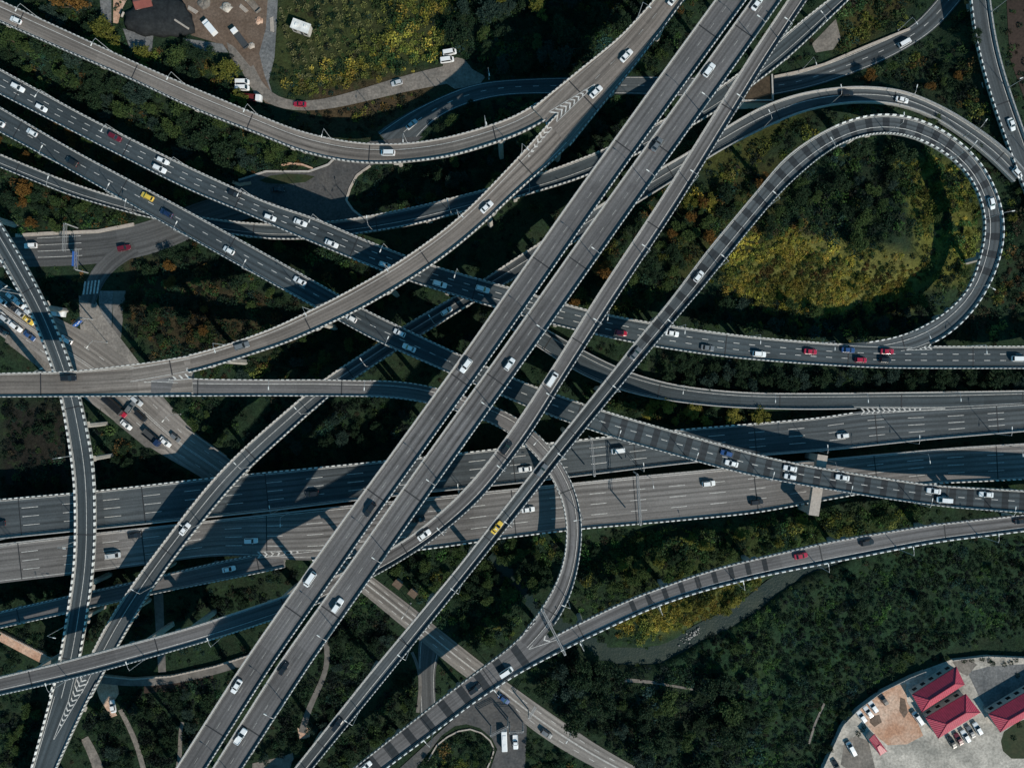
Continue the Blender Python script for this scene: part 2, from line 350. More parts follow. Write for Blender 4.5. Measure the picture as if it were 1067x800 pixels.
road('gully_track', F(127,738, 137,755, 146,775, 152,800), F(123,740, 132,757, 141,777, 147,802), .10, ground=True)
road('slope_track', F(192,752, 188,765, 191,780, 188,800), F(188,752, 184,765, 187,780, 183,800), .10, ground=True)
RIVER = pts('d3 -40,-40 20,20 100,110 full 560,640 590,657 d3 350,300 420,350 530,368 640,355 720,320 800,265 900,222 1000,165 1067,105 d4 60,95 130,50 200,5 330,-40')

SAMP = dict(x=[], y=[], z=[], hw=[], px=[], py=[], pw=[], key=[])
for k, r in RD.items():
    for i in range(len(r.x)):
        SAMP['x'].append(r.x[i]); SAMP['y'].append(r.y[i]); SAMP['z'].append(r.z[i]); SAMP['hw'].append(r.hw[i])
        SAMP['px'].append(r.px[i, 0]); SAMP['py'].append(r.px[i, 1]); SAMP['pw'].append(r.wpx[i]/2); SAMP['key'].append(k)
for k in ('x', 'y', 'z', 'hw', 'px', 'py', 'pw'): SAMP[k] = np.array(SAMP[k])
SAMP['key'] = np.array(SAMP['key'])
def clearance(x, y, zmax):
    """distance from points to the nearest deck or street lower than zmax"""
    zm = np.broadcast_to(np.asarray(zmax, float), x.shape); out = np.empty(len(x))
    for i in range(0, len(x), 3000):
        d = np.hypot(x[i:i+3000, None]-SAMP['x'], y[i:i+3000, None]-SAMP['y'])-SAMP['hw']
        out[i:i+3000] = np.where(SAMP['z'][None] < zm[i:i+3000, None], d, 1e3).min(1)
    return out
def overhead(px, py, zmin):
    """how far (grid steps) a point seen at px,py is from being covered by a deck above zmin; negative = covered"""
    zm = np.broadcast_to(np.asarray(zmin, float), px.shape); out = np.empty(len(px))
    for i in range(0, len(px), 3000):
        d = np.hypot(px[i:i+3000, None]-SAMP['px'], py[i:i+3000, None]-SAMP['py'])-SAMP['pw']
        out[i:i+3000] = np.where(SAMP['z'][None] > zm[i:i+3000, None], d, 1e3).min(1)
    return out

# ------------------------------------------------------------------ viaduct builder
DECK_T = 1.9
def stations(r, step=4.0, a=None, b=None):
    a = 0 if a is None else a; b = r.len if b is None else b
    n = max(2, int((b-a)/step)+1); return np.linspace(a, b, n)
def deck(r, surf, parent, name='deck', lines=(), dashes=(), bands=None, joints=True, dash=(2, 4), faint=False):
    mb = MB(); secs = []
    st = stations(r)
    for d in st:
        hw = r.at(d)[3]; o = hw+.12
        secs.append([r.pt(d, -o, 0), r.pt(d, o, 0), r.pt(d, o, -.45), r.pt(d, hw*.55, -1.0), r.pt(d, hw*.5, -DECK_T), r.pt(d, -hw*.5, -DECK_T), r.pt(d, -hw*.55, -1.0), r.pt(d, -o, -.45)])
    for i in range(len(st)-1):
        a, b = secs[i], secs[i+1]; wa, wb = r.at(st[i])[3], r.at(st[i+1])[3]
        mb.face([a[0], b[0], b[1], a[1]], 0, uv=[(-wa, st[i]), (-wb, st[i+1]), (wb, st[i+1]), (wa, st[i])])
        for j in range(1, 8):
            k = (j+1) % 8
            mb.face([a[j], b[j], b[k], a[k]], 1)
    mb.face(secs[0][::-1], 1); mb.face(secs[-1], 1)
    def strip(d0, d1, o0, o1, dz, mi, step=4.0):
        ss = stations(r, step, d0, d1)
        for u, v in zip(ss[:-1], ss[1:]):
            mb.face([r.pt(u, o0(u), dz), r.pt(v, o0(v), dz), r.pt(v, o1(v), dz), r.pt(u, o1(u), dz)], mi,
                    uv=[(o0(u), u), (o0(v), v), (o1(v), v), (o1(u), u)])
    if bands:                                                # slip-resistant dark cross bands
        sp, bw, b0, b1 = bands
        d = b0
        while d < b1:
            strip(d, d+bw, lambda u: -(r.at(u)[3]-.55), lambda u: r.at(u)[3]-.55, .018, 4, 2.5); d += sp
    pm = 5 if faint else 3
    for fr, w in lines:                                      # solid lines: fraction of the half width, + = left
        f = (lambda w2, fr: (lambda u: r.at(u)[3]*fr+w2))
        strip(0, r.len, f(-w/2, fr), f(w/2, fr), .032, pm)
    for fr in dashes:
        d = 1.0
        while d+dash[0] < r.len:
            f = (lambda w2, fr: (lambda u: r.at(u)[3]*fr+w2))
            strip(d, d+dash[0], f(-.09, fr), f(.09, fr), .032, pm, 3.5); d += sum(dash)
    if joints:
        d = 13.0
        while d < r.len-5:
            strip(d, d+.35, lambda u: -(r.at(u)[3]-.3), lambda u: r.at(u)[3]-.3, .038, 2, 1); d += 41.0
    return mb.build(name, [M[surf], M['concrete'], M['joint'], M['paint'], M['band'], M['paint_faint']], parent)

def parapet(r, side, parent, ranges=None, period=1.5, style='block', name='parapet'):
    """side +1 left / -1 right; block = white and dark painted lengths, plain = bare concrete with a steel rail"""
    for a, b in (ranges or [(0, r.len)]):
        mb = MB(); n = max(1, int((b-a)/period)); ss = []
        for i in range(n):
            d0 = a+(b-a)*i/n; ss += [d0, d0+(b-a)/n*.56]
        ss = np.array(ss+[b]); secs = []
        coarse = period >= 1.9
        wt = .30 if coarse else .20
        for d in ss:
            e = r.at(d)[3]-.10
            secs.append([r.pt(d, side*(e-x), z) for x, z in [(.20, .013), (.12, .30), (.06, .85), (.06-wt, .85), (-.20, -.45), (-.16, -.5)]])
        for i in range(len(ss)-1):
            A, B = secs[i], secs[i+1]; mi = i % 2 if style == 'block' else 2
            for j in range(5):
                q = [A[j], B[j], B[j+1], A[j+1]]
                mb.face(q if side > 0 else q[::-1], (mi if coarse else mi+4) if style == 'block' and j in ((1, 2, 3) if coarse else (2, 3)) else 2)
        mb.face(secs[0], 2); mb.face(secs[-1][::-1], 2)
        if style == 'plain':
            for i in range(0, len(ss)-1, 2):
                mb.box(r.pt(ss[i], side*(r.at(ss[i])[3]-.06), .85), .12, .12, .3, (r.at(ss[i])[4], r.at(ss[i])[5]), 3)
            P = [[r.pt(d, side*(r.at(d)[3]-.06)+x, 1.15+z) for x, z in ((-.05, 0), (.05, 0), (.05, .09), (-.05, .09))] for d in ss[::2]]
            mb.loft(P, 3)
        mb.build(name, [M['rail_white'], M['rail_dark'], M['rail_grey'], M['steel'], M['rail_soft'], M['rail_mid']], parent)

PIER_XY = []
def piers(r, parent, step=32.0, first=10.0, two=False, ground_z=-1.0, skip=()):
    d = first
    while d < r.len-2:
        best = None
        for dd in (0, 4, -4, 8, -8, 12, -12, 15, -15):
            u = d+dd
            if not 0 <= u <= r.len or any(a < u < b for a, b in skip): continue
            x, y, z, hw, tx, ty = r.at(u)
            feet = [0.0] if hw < 6.5 and not two else [-hw*.45, hw*.45]
            P = np.array([[x-ty*o, y+tx*o] for o in feet])
            low = (SAMP['z'] < z-1.5)
            dist = (np.hypot(P[:, 0, None]-SAMP['x'][low], P[:, 1, None]-SAMP['y'][low])-SAMP['hw'][low]).min() if low.any() else 99
            if dist > 1.7: best = u; break
        if best is not None:
            x, y, z, hw, tx, ty = r.at(best)
            top = z-DECK_T
            cw = hw*1.05 if len(feet) == 1 else hw*1.6
            if top > 4:
                ax = Vector((-ty, tx, 0)); al = Vector((tx, ty, 0))
                for o in feet:
                    mb = MB(); c = Vector((x, y, 0))+ax*o
                    secs = []
                    for zz, sx, sy in ((ground_z, .85, .7), (top-2.2, .85, .7), (top-1.2, cw*.55 if len(feet) == 1 else 1.1, .75), (top+.02, cw if len(feet) == 1 else 1.3, .9)):
                        ch = .22
                        q = [(-sx+ch, -sy), (sx-ch, -sy), (sx, -sy+ch), (sx, sy-ch), (sx-ch, sy), (-sx+ch, sy), (-sx, sy-ch), (-sx, -sy+ch)]
                        secs.append([c+ax*a+al*b+Vector((0, 0, zz)) for a, b in q])
                    mb.loft(secs); PIER_XY.append((c.x, c.y, top))
                    mb.build('pier', M['concrete_pale'], parent)
        d += step

def ribbon(r, name, mat, lr=(0, 1e9), lines=(), dashes=(), dash=(2, 4), kerb=True, tone=None):
    """a road lying on the ground, with kerbs and paint"""
    mb = MB(); ss = stations(r, 3.0)
    for u, v in zip(ss[:-1], ss[1:]):
        wa, wb = r.at(u)[3], r.at(v)[3]
        mb.face([r.pt(u, -wa), r.pt(v, -wb), r.pt(v, wb), r.pt(u, wa)], 0, uv=[(-wa, u), (-wb, v), (wb, v), (wa, u)])
        for o0, o1, w in [(fr, fr, .14) for fr in lines if lr[0] <= u <= lr[1]]:
            mb.face([r.pt(u, wa*o0-w/2, .006), r.pt(v, wb*o0-w/2, .006), r.pt(v, wb*o0+w/2, .006), r.pt(u, wa*o0+w/2, .006)], 1)
    for fr in dashes:
        d = .5
        while d+dash[0] < r.len:
            e = d+dash[0]; wa, wb = r.at(d)[3], r.at(e)[3]
            mb.face([r.pt(d, wa*fr-.08, .006), r.pt(e, wb*fr-.08, .006), r.pt(e, wb*fr+.08, .006), r.pt(d, wa*fr+.08, .006)], 1); d += sum(dash)
    o = mb.build(name, [mat, M['paint']]); tag(o, kind='structure'); return o
# ------------------------------------------------------------------ viaducts
def via(key, label, cat='viaduct'):
    r = RD[key]; x, y, z, hw, tx, ty = r.at(r.len/2)
    e = empty('viaduct', (x, y, 0)); tag(e, label, cat); VIA[key] = e; return e
VIA = {}
def adopt(key_from):                          # parts are built in world space; keep them there under their empty
    e = VIA[key_from]
    for ch in e.children: ch.matrix_parent_inverse = Matrix.Translation(-e.location)
def near_rng(r, a, b):
    u, v = sorted((r.near(*a), r.near(*b))); return (u, v)

e = via('twin_left', 'left deck of the tall straight twin viaduct crossing diagonally over everything'); r = RD['twin_left']
deck(r, 'road_grey', e, lines=[(.86, .15), (-.86, .15)], dashes=[0], faint=True)
parapet(r, 1, e, period=2.0, style='plain'); parapet(r, -1, e, period=1.25); piers(r, e, 36, 12)
e = via('twin_right', 'right deck of the tall straight twin viaduct, carrying lamp posts along its right edge'); r = RD['twin_right']
deck(r, 'road_grey', e, lines=[(.86, .15), (-.86, .15)], dashes=[0], faint=True)
parapet(r, 1, e, period=2.0, style='plain'); parapet(r, -1, e, period=1.25); piers(r, e, 36, 12)

e = via('pale_curve', 'pale curved ramp viaduct at upper left, bending up to the top edge'); r = RD['pale_curve']; rt = RD['trunk_top']
deck(r, 'road_pale', e, lines=[(.42, .16), (-.8, .12)])
parapet(r, 1, e, [(0, r.near(563, 110))], 1.5); parapet(r, -1, e, [(0, r.near(573, 126))], 1.5); piers(r, e, 34, 16)
deck(rt, 'road_pale', e, lines=[(.84, .14), (-.84, .14)], dashes=[.15], faint=True)
parapet(rt, 1, e, None, 1.4); parapet(rt, -1, e, None, 1.4); piers(rt, e, 34, 20)
e = via('sweep', 'pale ramp viaduct sweeping from the left edge up to the top middle'); r = RD['sweep']; rt = RD['trunk_west']
RD['sweep'].z -= .012; RD['pale_curve'].z -= .012
deck(r, 'road_pale', e, lines=[(.62, .14), (-.78, .12)])
parapet(r, 1, e, [(r.near(198, 371), r.near(574, 112))], 1.4); parapet(r, -1, e, [(r.near(199, 388), r.near(590, 155))], 1.4); piers(r, e, 32, 24)
deck(rt, 'road_pale', e, lines=[(.86, .14), (-.86, .14)])
parapet(rt, 1, e, None, 1.5); parapet(rt, -1, e, None, 1.5); piers(rt, e, 30, 10)

RD['hook'].z -= .018
e = via('hook', 'ramp viaduct running under the twin decks and hooking down to the river ramp'); r = RD['hook']
deck(r, 'road_grey', e, lines=[(.45, .15), (-.82, .12)])
parapet(r, 1, e, [(r.near(200, 395), r.near(579, 652))], 1.5); parapet(r, -1, e, [(r.near(131, 413), r.near(545, 660))], 1.5); piers(r, e, 30, 40)
e = via('river_ramp', 'ramp viaduct beside the river, from the bottom edge to the right edge'); r = RD['river_ramp']; rt = RD['trunk_south']
RD['river_ramp'].z -= .012
deck(r, 'road_grey', e, lines=[(-.62, .16), (.8, .12)], bands=(5.6, 1.6, r.near(660, 640), r.near(800, 590)))
parapet(r, 1, e, [(r.near(580, 660), r.len)], 1.5); parapet(r, -1, e, None, 2.3); piers(r, e, 30, 14)
deck(rt, 'road_grey', e, lines=[(-.78, .16), (.85, .12)], bands=(7.4, 2.6, 10, rt.len-6), faint=True)
parapet(rt, 1, e, None, 1.5); parapet(rt, -1, e, None, 2.3); piers(rt, e, 30, 26)

e = via('dark_upper', 'upper of two parallel dark asphalt viaducts, running from upper left to the right edge'); r = RD['dark_upper']
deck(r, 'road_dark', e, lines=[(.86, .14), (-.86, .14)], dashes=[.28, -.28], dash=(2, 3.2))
parapet(r, 1, e, [(0, r.near(880, 358)), (r.near(974, 361), r.len)], 1.5); parapet(r, -1, e, None, 1.5); piers(r, e, 34, 8, two=True)
e = via('dark_lower', 'lower of two parallel dark asphalt viaducts, its right half striped with cross bands'); r = RD['dark_lower']
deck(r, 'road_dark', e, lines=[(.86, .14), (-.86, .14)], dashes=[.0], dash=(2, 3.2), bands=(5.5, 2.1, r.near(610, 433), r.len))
parapet(r, 1, e, None, 1.5); parapet(r, -1, e, None, 1.5); piers(r, e, 34, 8, two=True)
def portal_beam():
    r = RD['dark_lower']; d = r.near(853, 503); x, y, z, hw, tx, ty = r.at(d)
    a, b = W(857.5, 474, z-DECK_T), W(848, 537, z-DECK_T); mb = MB(); ax = (b-a).normalized()
    mb.box((a+b)/2-Vector((0, 0, 1.7)), (b-a).length, 3.3, 1.66, ax)
    for c in (a+ax*1.2, b-ax*1.2): mb.box(Vector((c.x, c.y, -1)), 2, 2.4, z-DECK_T-.75, ax)
    mb.build('portal_beam', M['kerb'], VIA['dark_lower'])
portal_beam()
e = via('low_ramp', 'low dark ramp viaduct passing beneath both dark viaducts up to the top right'); r = RD['low_ramp']
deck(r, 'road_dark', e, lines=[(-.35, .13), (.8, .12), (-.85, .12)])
parapet(r, 1, e, None, 1.5); parapet(r, -1, e, None, 1.5); piers(r, e, 30, 14)
e = via('long_diagonal', 'low ramp viaduct climbing from lower left under the decks to the right edge'); r = RD['long_diagonal']
RD['long_diagonal'].z -= .012
deck(r, 'road_mid', e, lines=[(.12, .16), (-.84, .12), (.84, .12)])
parapet(r, 1, e, [(r.near(94, 684), r.near(560, 255))], 1.5); parapet(r, 1, e, [(r.near(560, 255), r.len)], 2.0, style='plain'); parapet(r, -1, e, [(0, r.near(660, 205))], 1.5); parapet(r, -1, e, [(r.near(660, 205), r.len)], 2.0, style='plain'); piers(r, e, 30, 30)
e = via('west_ramp', 'ramp viaduct at far left curving from the top left street to the bottom edge'); r = RD['west_ramp']; rt = RD['trunk_southwest']
RD['west_ramp'].z -= .018
deck(r, 'road_dark', e, lines=[(-.08, .16), (-.84, .12), (.84, .12)])
parapet(r, 1, e, None, 2.1); parapet(r, -1, e, [(r.near(83, 688), r.len)], 2.1); piers(r, e, 26, 26)
deck(rt, 'road_dark', e, lines=[(.84, .14), (-.84, .14)]); parapet(rt, 1, e, None, 2.1); parapet(rt, -1, e, None, 1.5); piers(rt, e, 30, 12)
e = via('east_join', 'ramp viaduct coming down the right edge from the top right corner'); r = RD['east_join']
deck(r, 'road_mid', e, lines=[(.7, .14), (-.8, .12)])
parapet(r, 1, e, None, 2.0, style='plain'); parapet(r, -1, e, None, 2.1); piers(r, e, 26, 20)
e = via('straight_ramp', 'narrow straight ramp viaduct right of the twin decks, curving beneath them to the left edge'); r = RD['straight_ramp']
deck(r, 'road_grey', e, lines=[(-.45, .17), (.82, .12)])
parapet(r, 1, e, None, 2.0, style='plain'); parapet(r, -1, e, None, 1.25); piers(r, e, 30, 12)
RD['loop'].z -= .012
e = via('loop', 'long ramp viaduct with a loop curling round the wooded mound at right'); r = RD['loop']
deck(r, 'road_mid', e, lines=[(-.28, .17), (.82, .12)], bands=(5.6, 2.2, r.near(660, 370), r.near(1030, 300)))
parapet(r, 1, e, [(0, r.near(870, 130))], 2.0, style='plain'); parapet(r, 1, e, [(r.near(870, 130), r.near(972, 360))], 2.2); parapet(r, -1, e, [(0, r.near(960, 143))], 1.25); parapet(r, -1, e, [(r.near(960, 143), r.near(900, 358))], 2.0); piers(r, e, 30, 14, skip=[(r.near(915, 122), r.near(1045, 265))])
for key, lab, side in (('highway_north', 'upper carriageway of the broad highway running across the picture', 1),
                       ('highway_south', 'lower carriageway of the broad highway running across the picture', -1)):
    e = via(key, lab, 'highway'); e.name = 'highway_carriageway'; r = RD[key]
    deck(r, 'road_mid' if key == 'highway_north' else 'road_highway', e, lines=[(.9, .16), (-.9, .16)], dashes=[.45, .0, -.45], dash=(5.5, 8))
    parapet(r, side, e, ([(0, r.near(890, 431))] if key == 'highway_north' else [(r.near(325, 584), r.len)]), 1.9); parapet(r, -side, e, None, 2.0, style='plain'); piers(r, e, 38, 16, two=True)
e = via('southwest_slip', 'slip road viaduct joining the lower carriageway at lower left'); r = RD['southwest_slip']
deck(r, 'road_grey', e, lines=[(.8, .14), (-.8, .14)]); parapet(r, 1, e, [(0, r.near(262, 578))], 1.5); parapet(r, -1, e, None, 1.5); piers(r, e, 34, 20)
e = via('northeast_slip', 'slip road under the dark viaduct joining the upper carriageway at right'); r = RD['northeast_slip']
RD['northeast_slip'].z -= .012
deck(r, 'road_dark', e, lines=[(.55, .14), (-.8, .12)]); parapet(r, 1, e, None, 2.0, style='plain'); parapet(r, -1, e, [(0, r.near(893, 426))], 1.9, style='plain'); piers(r, e, 34, 20)  # dark surface carries the shade over this slip road in its colour

# ------------------------------------------------------------------ painted chevrons where roads part
def chevrons(key, road_key, tip, base, w, n, thick=.55, point=1.0, dz=.045, outline=True):
    r = RD[road_key]; z = r.at(r.near(*tip))[2]+dz; z2 = r.at(r.near(*base))[2]+dz
    a, b = W(*tip, z), W(*base, z2); d = (b-a); L = d.length; t = d/L; s = Vector((-t.y, t.x, 0)).normalized()
    mb = MB(); half = w*MPP*(HCAM-z)/HCAM/2
    for i in range(n):
        u = (i+.7)/n; c = a+d*u; h = half*u*.92
        if h < .25: continue
        v = -t*h*point
        for sg in (1, -1):
            q = [c+v, c+v+t*thick, c+s*sg*h+t*thick, c+s*sg*h]
            mb.face(q if sg < 0 else q[::-1])
    if outline:
        for sg in (1, -1):
            e0, e1 = a, b+s*sg*half
            mb.face([e0, e1, e1+s*sg*.16, e0+s*sg*.16] if sg < 0 else [e0+s*sg*.16, e1+s*sg*.16, e1, e0])
    mb.build('chevron_marking', M['paint'], VIA[key])
chevrons('pale_curve', 'trunk_top', (620, 88), (576, 122), 13, 9)
chevrons('sweep', 'sweep', (545, 172), (577, 124), 11, 9, outline=False)
chevrons('sweep', 'trunk_west', (150, 398), (197, 389), 11, 7, point=.6)
chevrons('west_ramp', 'trunk_southwest', (56, 770), (88, 704), 12, 12)
chevrons('highway_north', 'highway_north', (985, 425.5), (897, 428.5), 6.5, 16, dz=.05)
chevrons('loop', 'dark_upper', (945, 364.5), (971, 361), 6, 5, dz=.05)
chevrons('river_ramp', 'trunk_south', (551, 676), (578, 660), 13, 1)
chevrons('highway_south', 'highway_south', (335, 573), (268, 578), 6, 10, dz=.05)
for k in VIA: adopt(k)

# ------------------------------------------------------------------ roads and lots on the ground
tag_names = dict(yard_road='dirt_road', tunnel_road='road', boulevard='street', curved_street='street', diagonal_street='street', link_street='street',
                 service_path='path', footpath='path', west_track='path', terrace_path='path', southwest_track='path', garden_path='path', gully_track='path', slope_track='path')
def sheet_noise(name, c1, c2, sc=.12, r=.9, sc2=1.2):
    m = NT(name); ob = m.coord('Object')
    f = m.remap(m.noise(ob, sc, 5, .65), .35, .65, 0, 1)
    c = m.mix(f, c1, c2); g = m.remap(m.noise(ob, sc2, 4, .7), .3, .7, .65, 1.35)
    m.base(m.mul(c, g)); m.rough(r, .2); return m.mat
M['dirt_brown'] = sheet_noise('brown_yard_earth', (.090, .062, .045), (.135, .10, .078))
M['dirt_and_warm_light'] = sheet_noise('pink_earth_and_warm_light', (.36, .20, .13), (.50, .37, .29), .09)
M['dirt_pale'] = sheet_noise('pale_track_earth', (.19, .168, .148), (.115, .105, .095), .2)
M['yard_concrete'] = sheet_noise('stained_yard_concrete', (.20, .19, .17), (.48, .44, .39), .10)
M['slate_and_shade'] = sheet_noise('blue_grey_paving_and_shade', (.085, .09, .095), (.15, .15, .15), .15)
M['lawn'] = sheet_noise('dark_lawn', (.018, .032, .014), (.034, .036, .018), .2)
M['path'] = sheet_noise('worn_path', (.15, .14, .13), (.09, .085, .08), .3)
M['soil_dark'] = sheet_noise('dark_field_soil', (.028, .020, .016), (.045, .030, .024), .05)
RK = dict(yard_road='dirt_pale', tunnel_road='road_mid', boulevard='road_street', curved_street='road_street', diagonal_street='road_concrete', link_street='road_street',
          service_path='path', footpath='path', west_track='dirt_and_warm_light', terrace_path='path', southwest_track='dirt_pale', garden_path='path', gully_track='dirt_pale', slope_track='dirt_pale')  # west_track: orange sunlight is part of its earth colour
for k, nm in tag_names.items():
    ln, ds = {'tunnel_road': ([.86, -.86], [0]), 'boulevard': ([.85, .4, .0, -.4], []), 'diagonal_street': ([.05, -.02], [.5, -.5]), 'link_street': ([.8, -.8], [])}.get(k, ([], []))
    ribbon(RD[k], nm, M[RK[k]], lines=ln, dashes=ds, lr=(RD[k].near(36, 262), RD[k].near(80, 262)) if k == 'boulevard' else (0, 1e9))
M['street_sheet'] = sheet_noise('worn_junction_asphalt', (.052, .054, .057), (.082, .079, .077), .13)
M['concrete_sheet'] = sheet_noise('pale_street_concrete', (.15, .138, .127), (.23, .21, .19), .1)
POLYS = {}
def sheet(name, P, mat, z, kind='structure'):
    P = pts(P); POLYS.setdefault(name, []).append(P)
    bm = bmesh.new(); vs = [bm.verts.new(W(x, y, z)) for x, y in P]
    f = bm.faces.new(vs); f.normal_update()
    if f.normal.z < 0: bmesh.ops.reverse_faces(bm, faces=[f])
    bmesh.ops.triangulate(bm, faces=[f]); me = bpy.data.meshes.new(name); bm.to_mesh(me); bm.free()
    me.materials.append(M[mat]); uv = me.uv_layers.new(name='UVMap')
    for l in me.loops: uv.data[l.index].uv = me.vertices[l.vertex_index].co.xy
    return tag(link(name, me), kind=kind)
sheet('street', F(249,188, 277,179, 322,179, 342,172, 352,165, 386,147, 441,142, 420,160, 386,173, 372,183, 365,196, 361,209, 368,219, 378,227, 372,233, 350,236, 320,232, 290,222, 255,214, 238,206, 243,196), 'street_sheet', .15)
sheet('grass_island', F(270,188, 282,183, 300,181, 318,182, 328,184, 318,190, 295,192, 278,191), 'lawn', .16)
sheet('street', F(82,308, 99,312, 108,330, 126,353, 145,378, 150,392, 84,392, 56,336, 60,332, 84,346), 'concrete_sheet', .125)
sheet('bare_earth', F(462,64, 476,60, 484,62, 492,72, 506,80, 500,88, 474,93, 460,84), 'dirt_pale', .095)
sheet('street', F(478,744, 513,719, 535,735, 549,757, 547,800, 548,815, 508,815, 512,798, 518,780, 512,768, 500,758, 486,754, 474,756, 460,766, 430,805, 400,815), 'street_sheet', .16)
sheet('yard', F(100,-15, 180,-10, 180,0, 160,26, 206,39, 232,47, 259,75, 266,95, 277,108, 290,110, 276,80, 270,56, 277,30, 279,0, 282,-15), 'dirt_brown', .07)
sheet('pavement', F(277,-15, 290,-12, 288,30, 286,60, 280,85, 286,105, 276,80, 270,56, 277,30, 279,0), 'slate_and_shade', .075)
sheet('paved_strip', F(104,0, 116,0, 116,26, 106,22), 'slate_and_shade', .08)
sheet('paved_strip', F(128,30, 160,36, 158,55, 135,50), 'slate_and_shade', .08)
sheet('paved_strip', F(190,40, 232,46, 238,55, 210,54), 'slate_and_shade', .08)
sheet('earth_strip', F(118,0, 132,0, 126,12, 123,25, 118,24), 'dirt_and_warm_light', .085)
sheet('bare_earth', F(846,46, 871,20, 876,40, 868,52, 850,55), 'dirt_pale', .07)
sheet('field', F(1048,-15, 1095,-15, 1095,120, 1070,110, 1052,60), 'soil_dark', .07)
sheet('yard', F(853,815, 860,790, 876,753, 892,737, 916,719, 946,704, 961,698, 991,687, 1026,683, 1085,684, 1090,815), 'yard_concrete', .07)
sheet('bare_earth', F(893,740, 917,721, 933,714, 944,712, 945,730, 956,752, 962,766, 945,775, 925,776, 915,768, 905,757), 'dirt_and_warm_light', .075)
sheet('yard', F(1008,700, 1030,694, 1090,690, 1090,722, 1030,742, 1020,725), 'slate_and_shade', .076)  # right part of the compound: shade laid down as a blue-grey sheet
sheet('earth_strip', F(236,44, 244,49, 262,71, 270,87, 273,102, 266,101, 258,81, 240,60), 'dirt_pale', .09)
sheet('path', F(651,706, 680,709, 722,717, 722,719, 680,712, 651,710), 'dirt_pale', .075)
sheet('path', F(858,732, 860,733, 850,755, 844,775, 842,774, 848,754), 'dirt_pale', .075)
sheet('lawn', F(1043,772, 1046,762, 1060,752, 1090,740, 1090,790, 1054,790, 1045,782), 'lawn', .085)
sheet('pavement', F(103,303, 118,303, 116,345, 108,335, 103,318), 'slate_and_shade', .08)
sheet('pavement', F(118,303, 131,303, 126,352, 117,345), 'path', .085)
sheet('footway', F(5,356, 34,378, 56,396, 60,390, 38,368, 9,346), 'dirt_pale', .18)
sheet('footway', F(104,420, 118,425, 160,458, 172,468, 152,466, 120,440), 'path', .18)
sheet('bare_earth', F(97,708, 122,710, 124,722, 116,735, 122,745, 116,747, 104,728), 'dirt_and_warm_light', .08)
sheet('bare_earth', F(263,795, 285,790, 305,784, 306,790, 296,815, 262,815), 'dirt_pale', .08)
sheet('bare_earth', F(310,758, 323,758, 323,768, 312,770), 'dirt_and_warm_light', .085)
sheet('earth_strip', F(150,706, 195,704, 222,698, 222,712, 190,720, 150,722), 'soil_dark', .08)
sheet('bare_earth', F(938,726, 943,728, 946,742, 942,748, 937,740), 'dirt_brown', .08)
sheet('bare_earth', F(907,746, 916,744, 919,752, 911,757, 906,752), 'dirt_brown', .08)
sheet('bare_earth', F(880,772, 892,766, 905,772, 912,800, 890,806, 876,796), 'dirt_pale', .08)
sheet('bare_earth', F(992,689, 1010,686, 1018,692, 1008,704, 1000,700), 'dirt_pale', .085)
# zebra crossing and arrows on the streets
mb = MB()
for i in range(5):
    a = W(88+i*3.6, 293-i*.3, .16); b = W(86+i*3.6, 307-i*.3, .16); s = Vector((.55, 0, 0)); mb.face([a, b, b+s, a+s])
mb.build('road_marking', M['paint']); tag(bpy.data.objects['road_marking'], kind='structure')

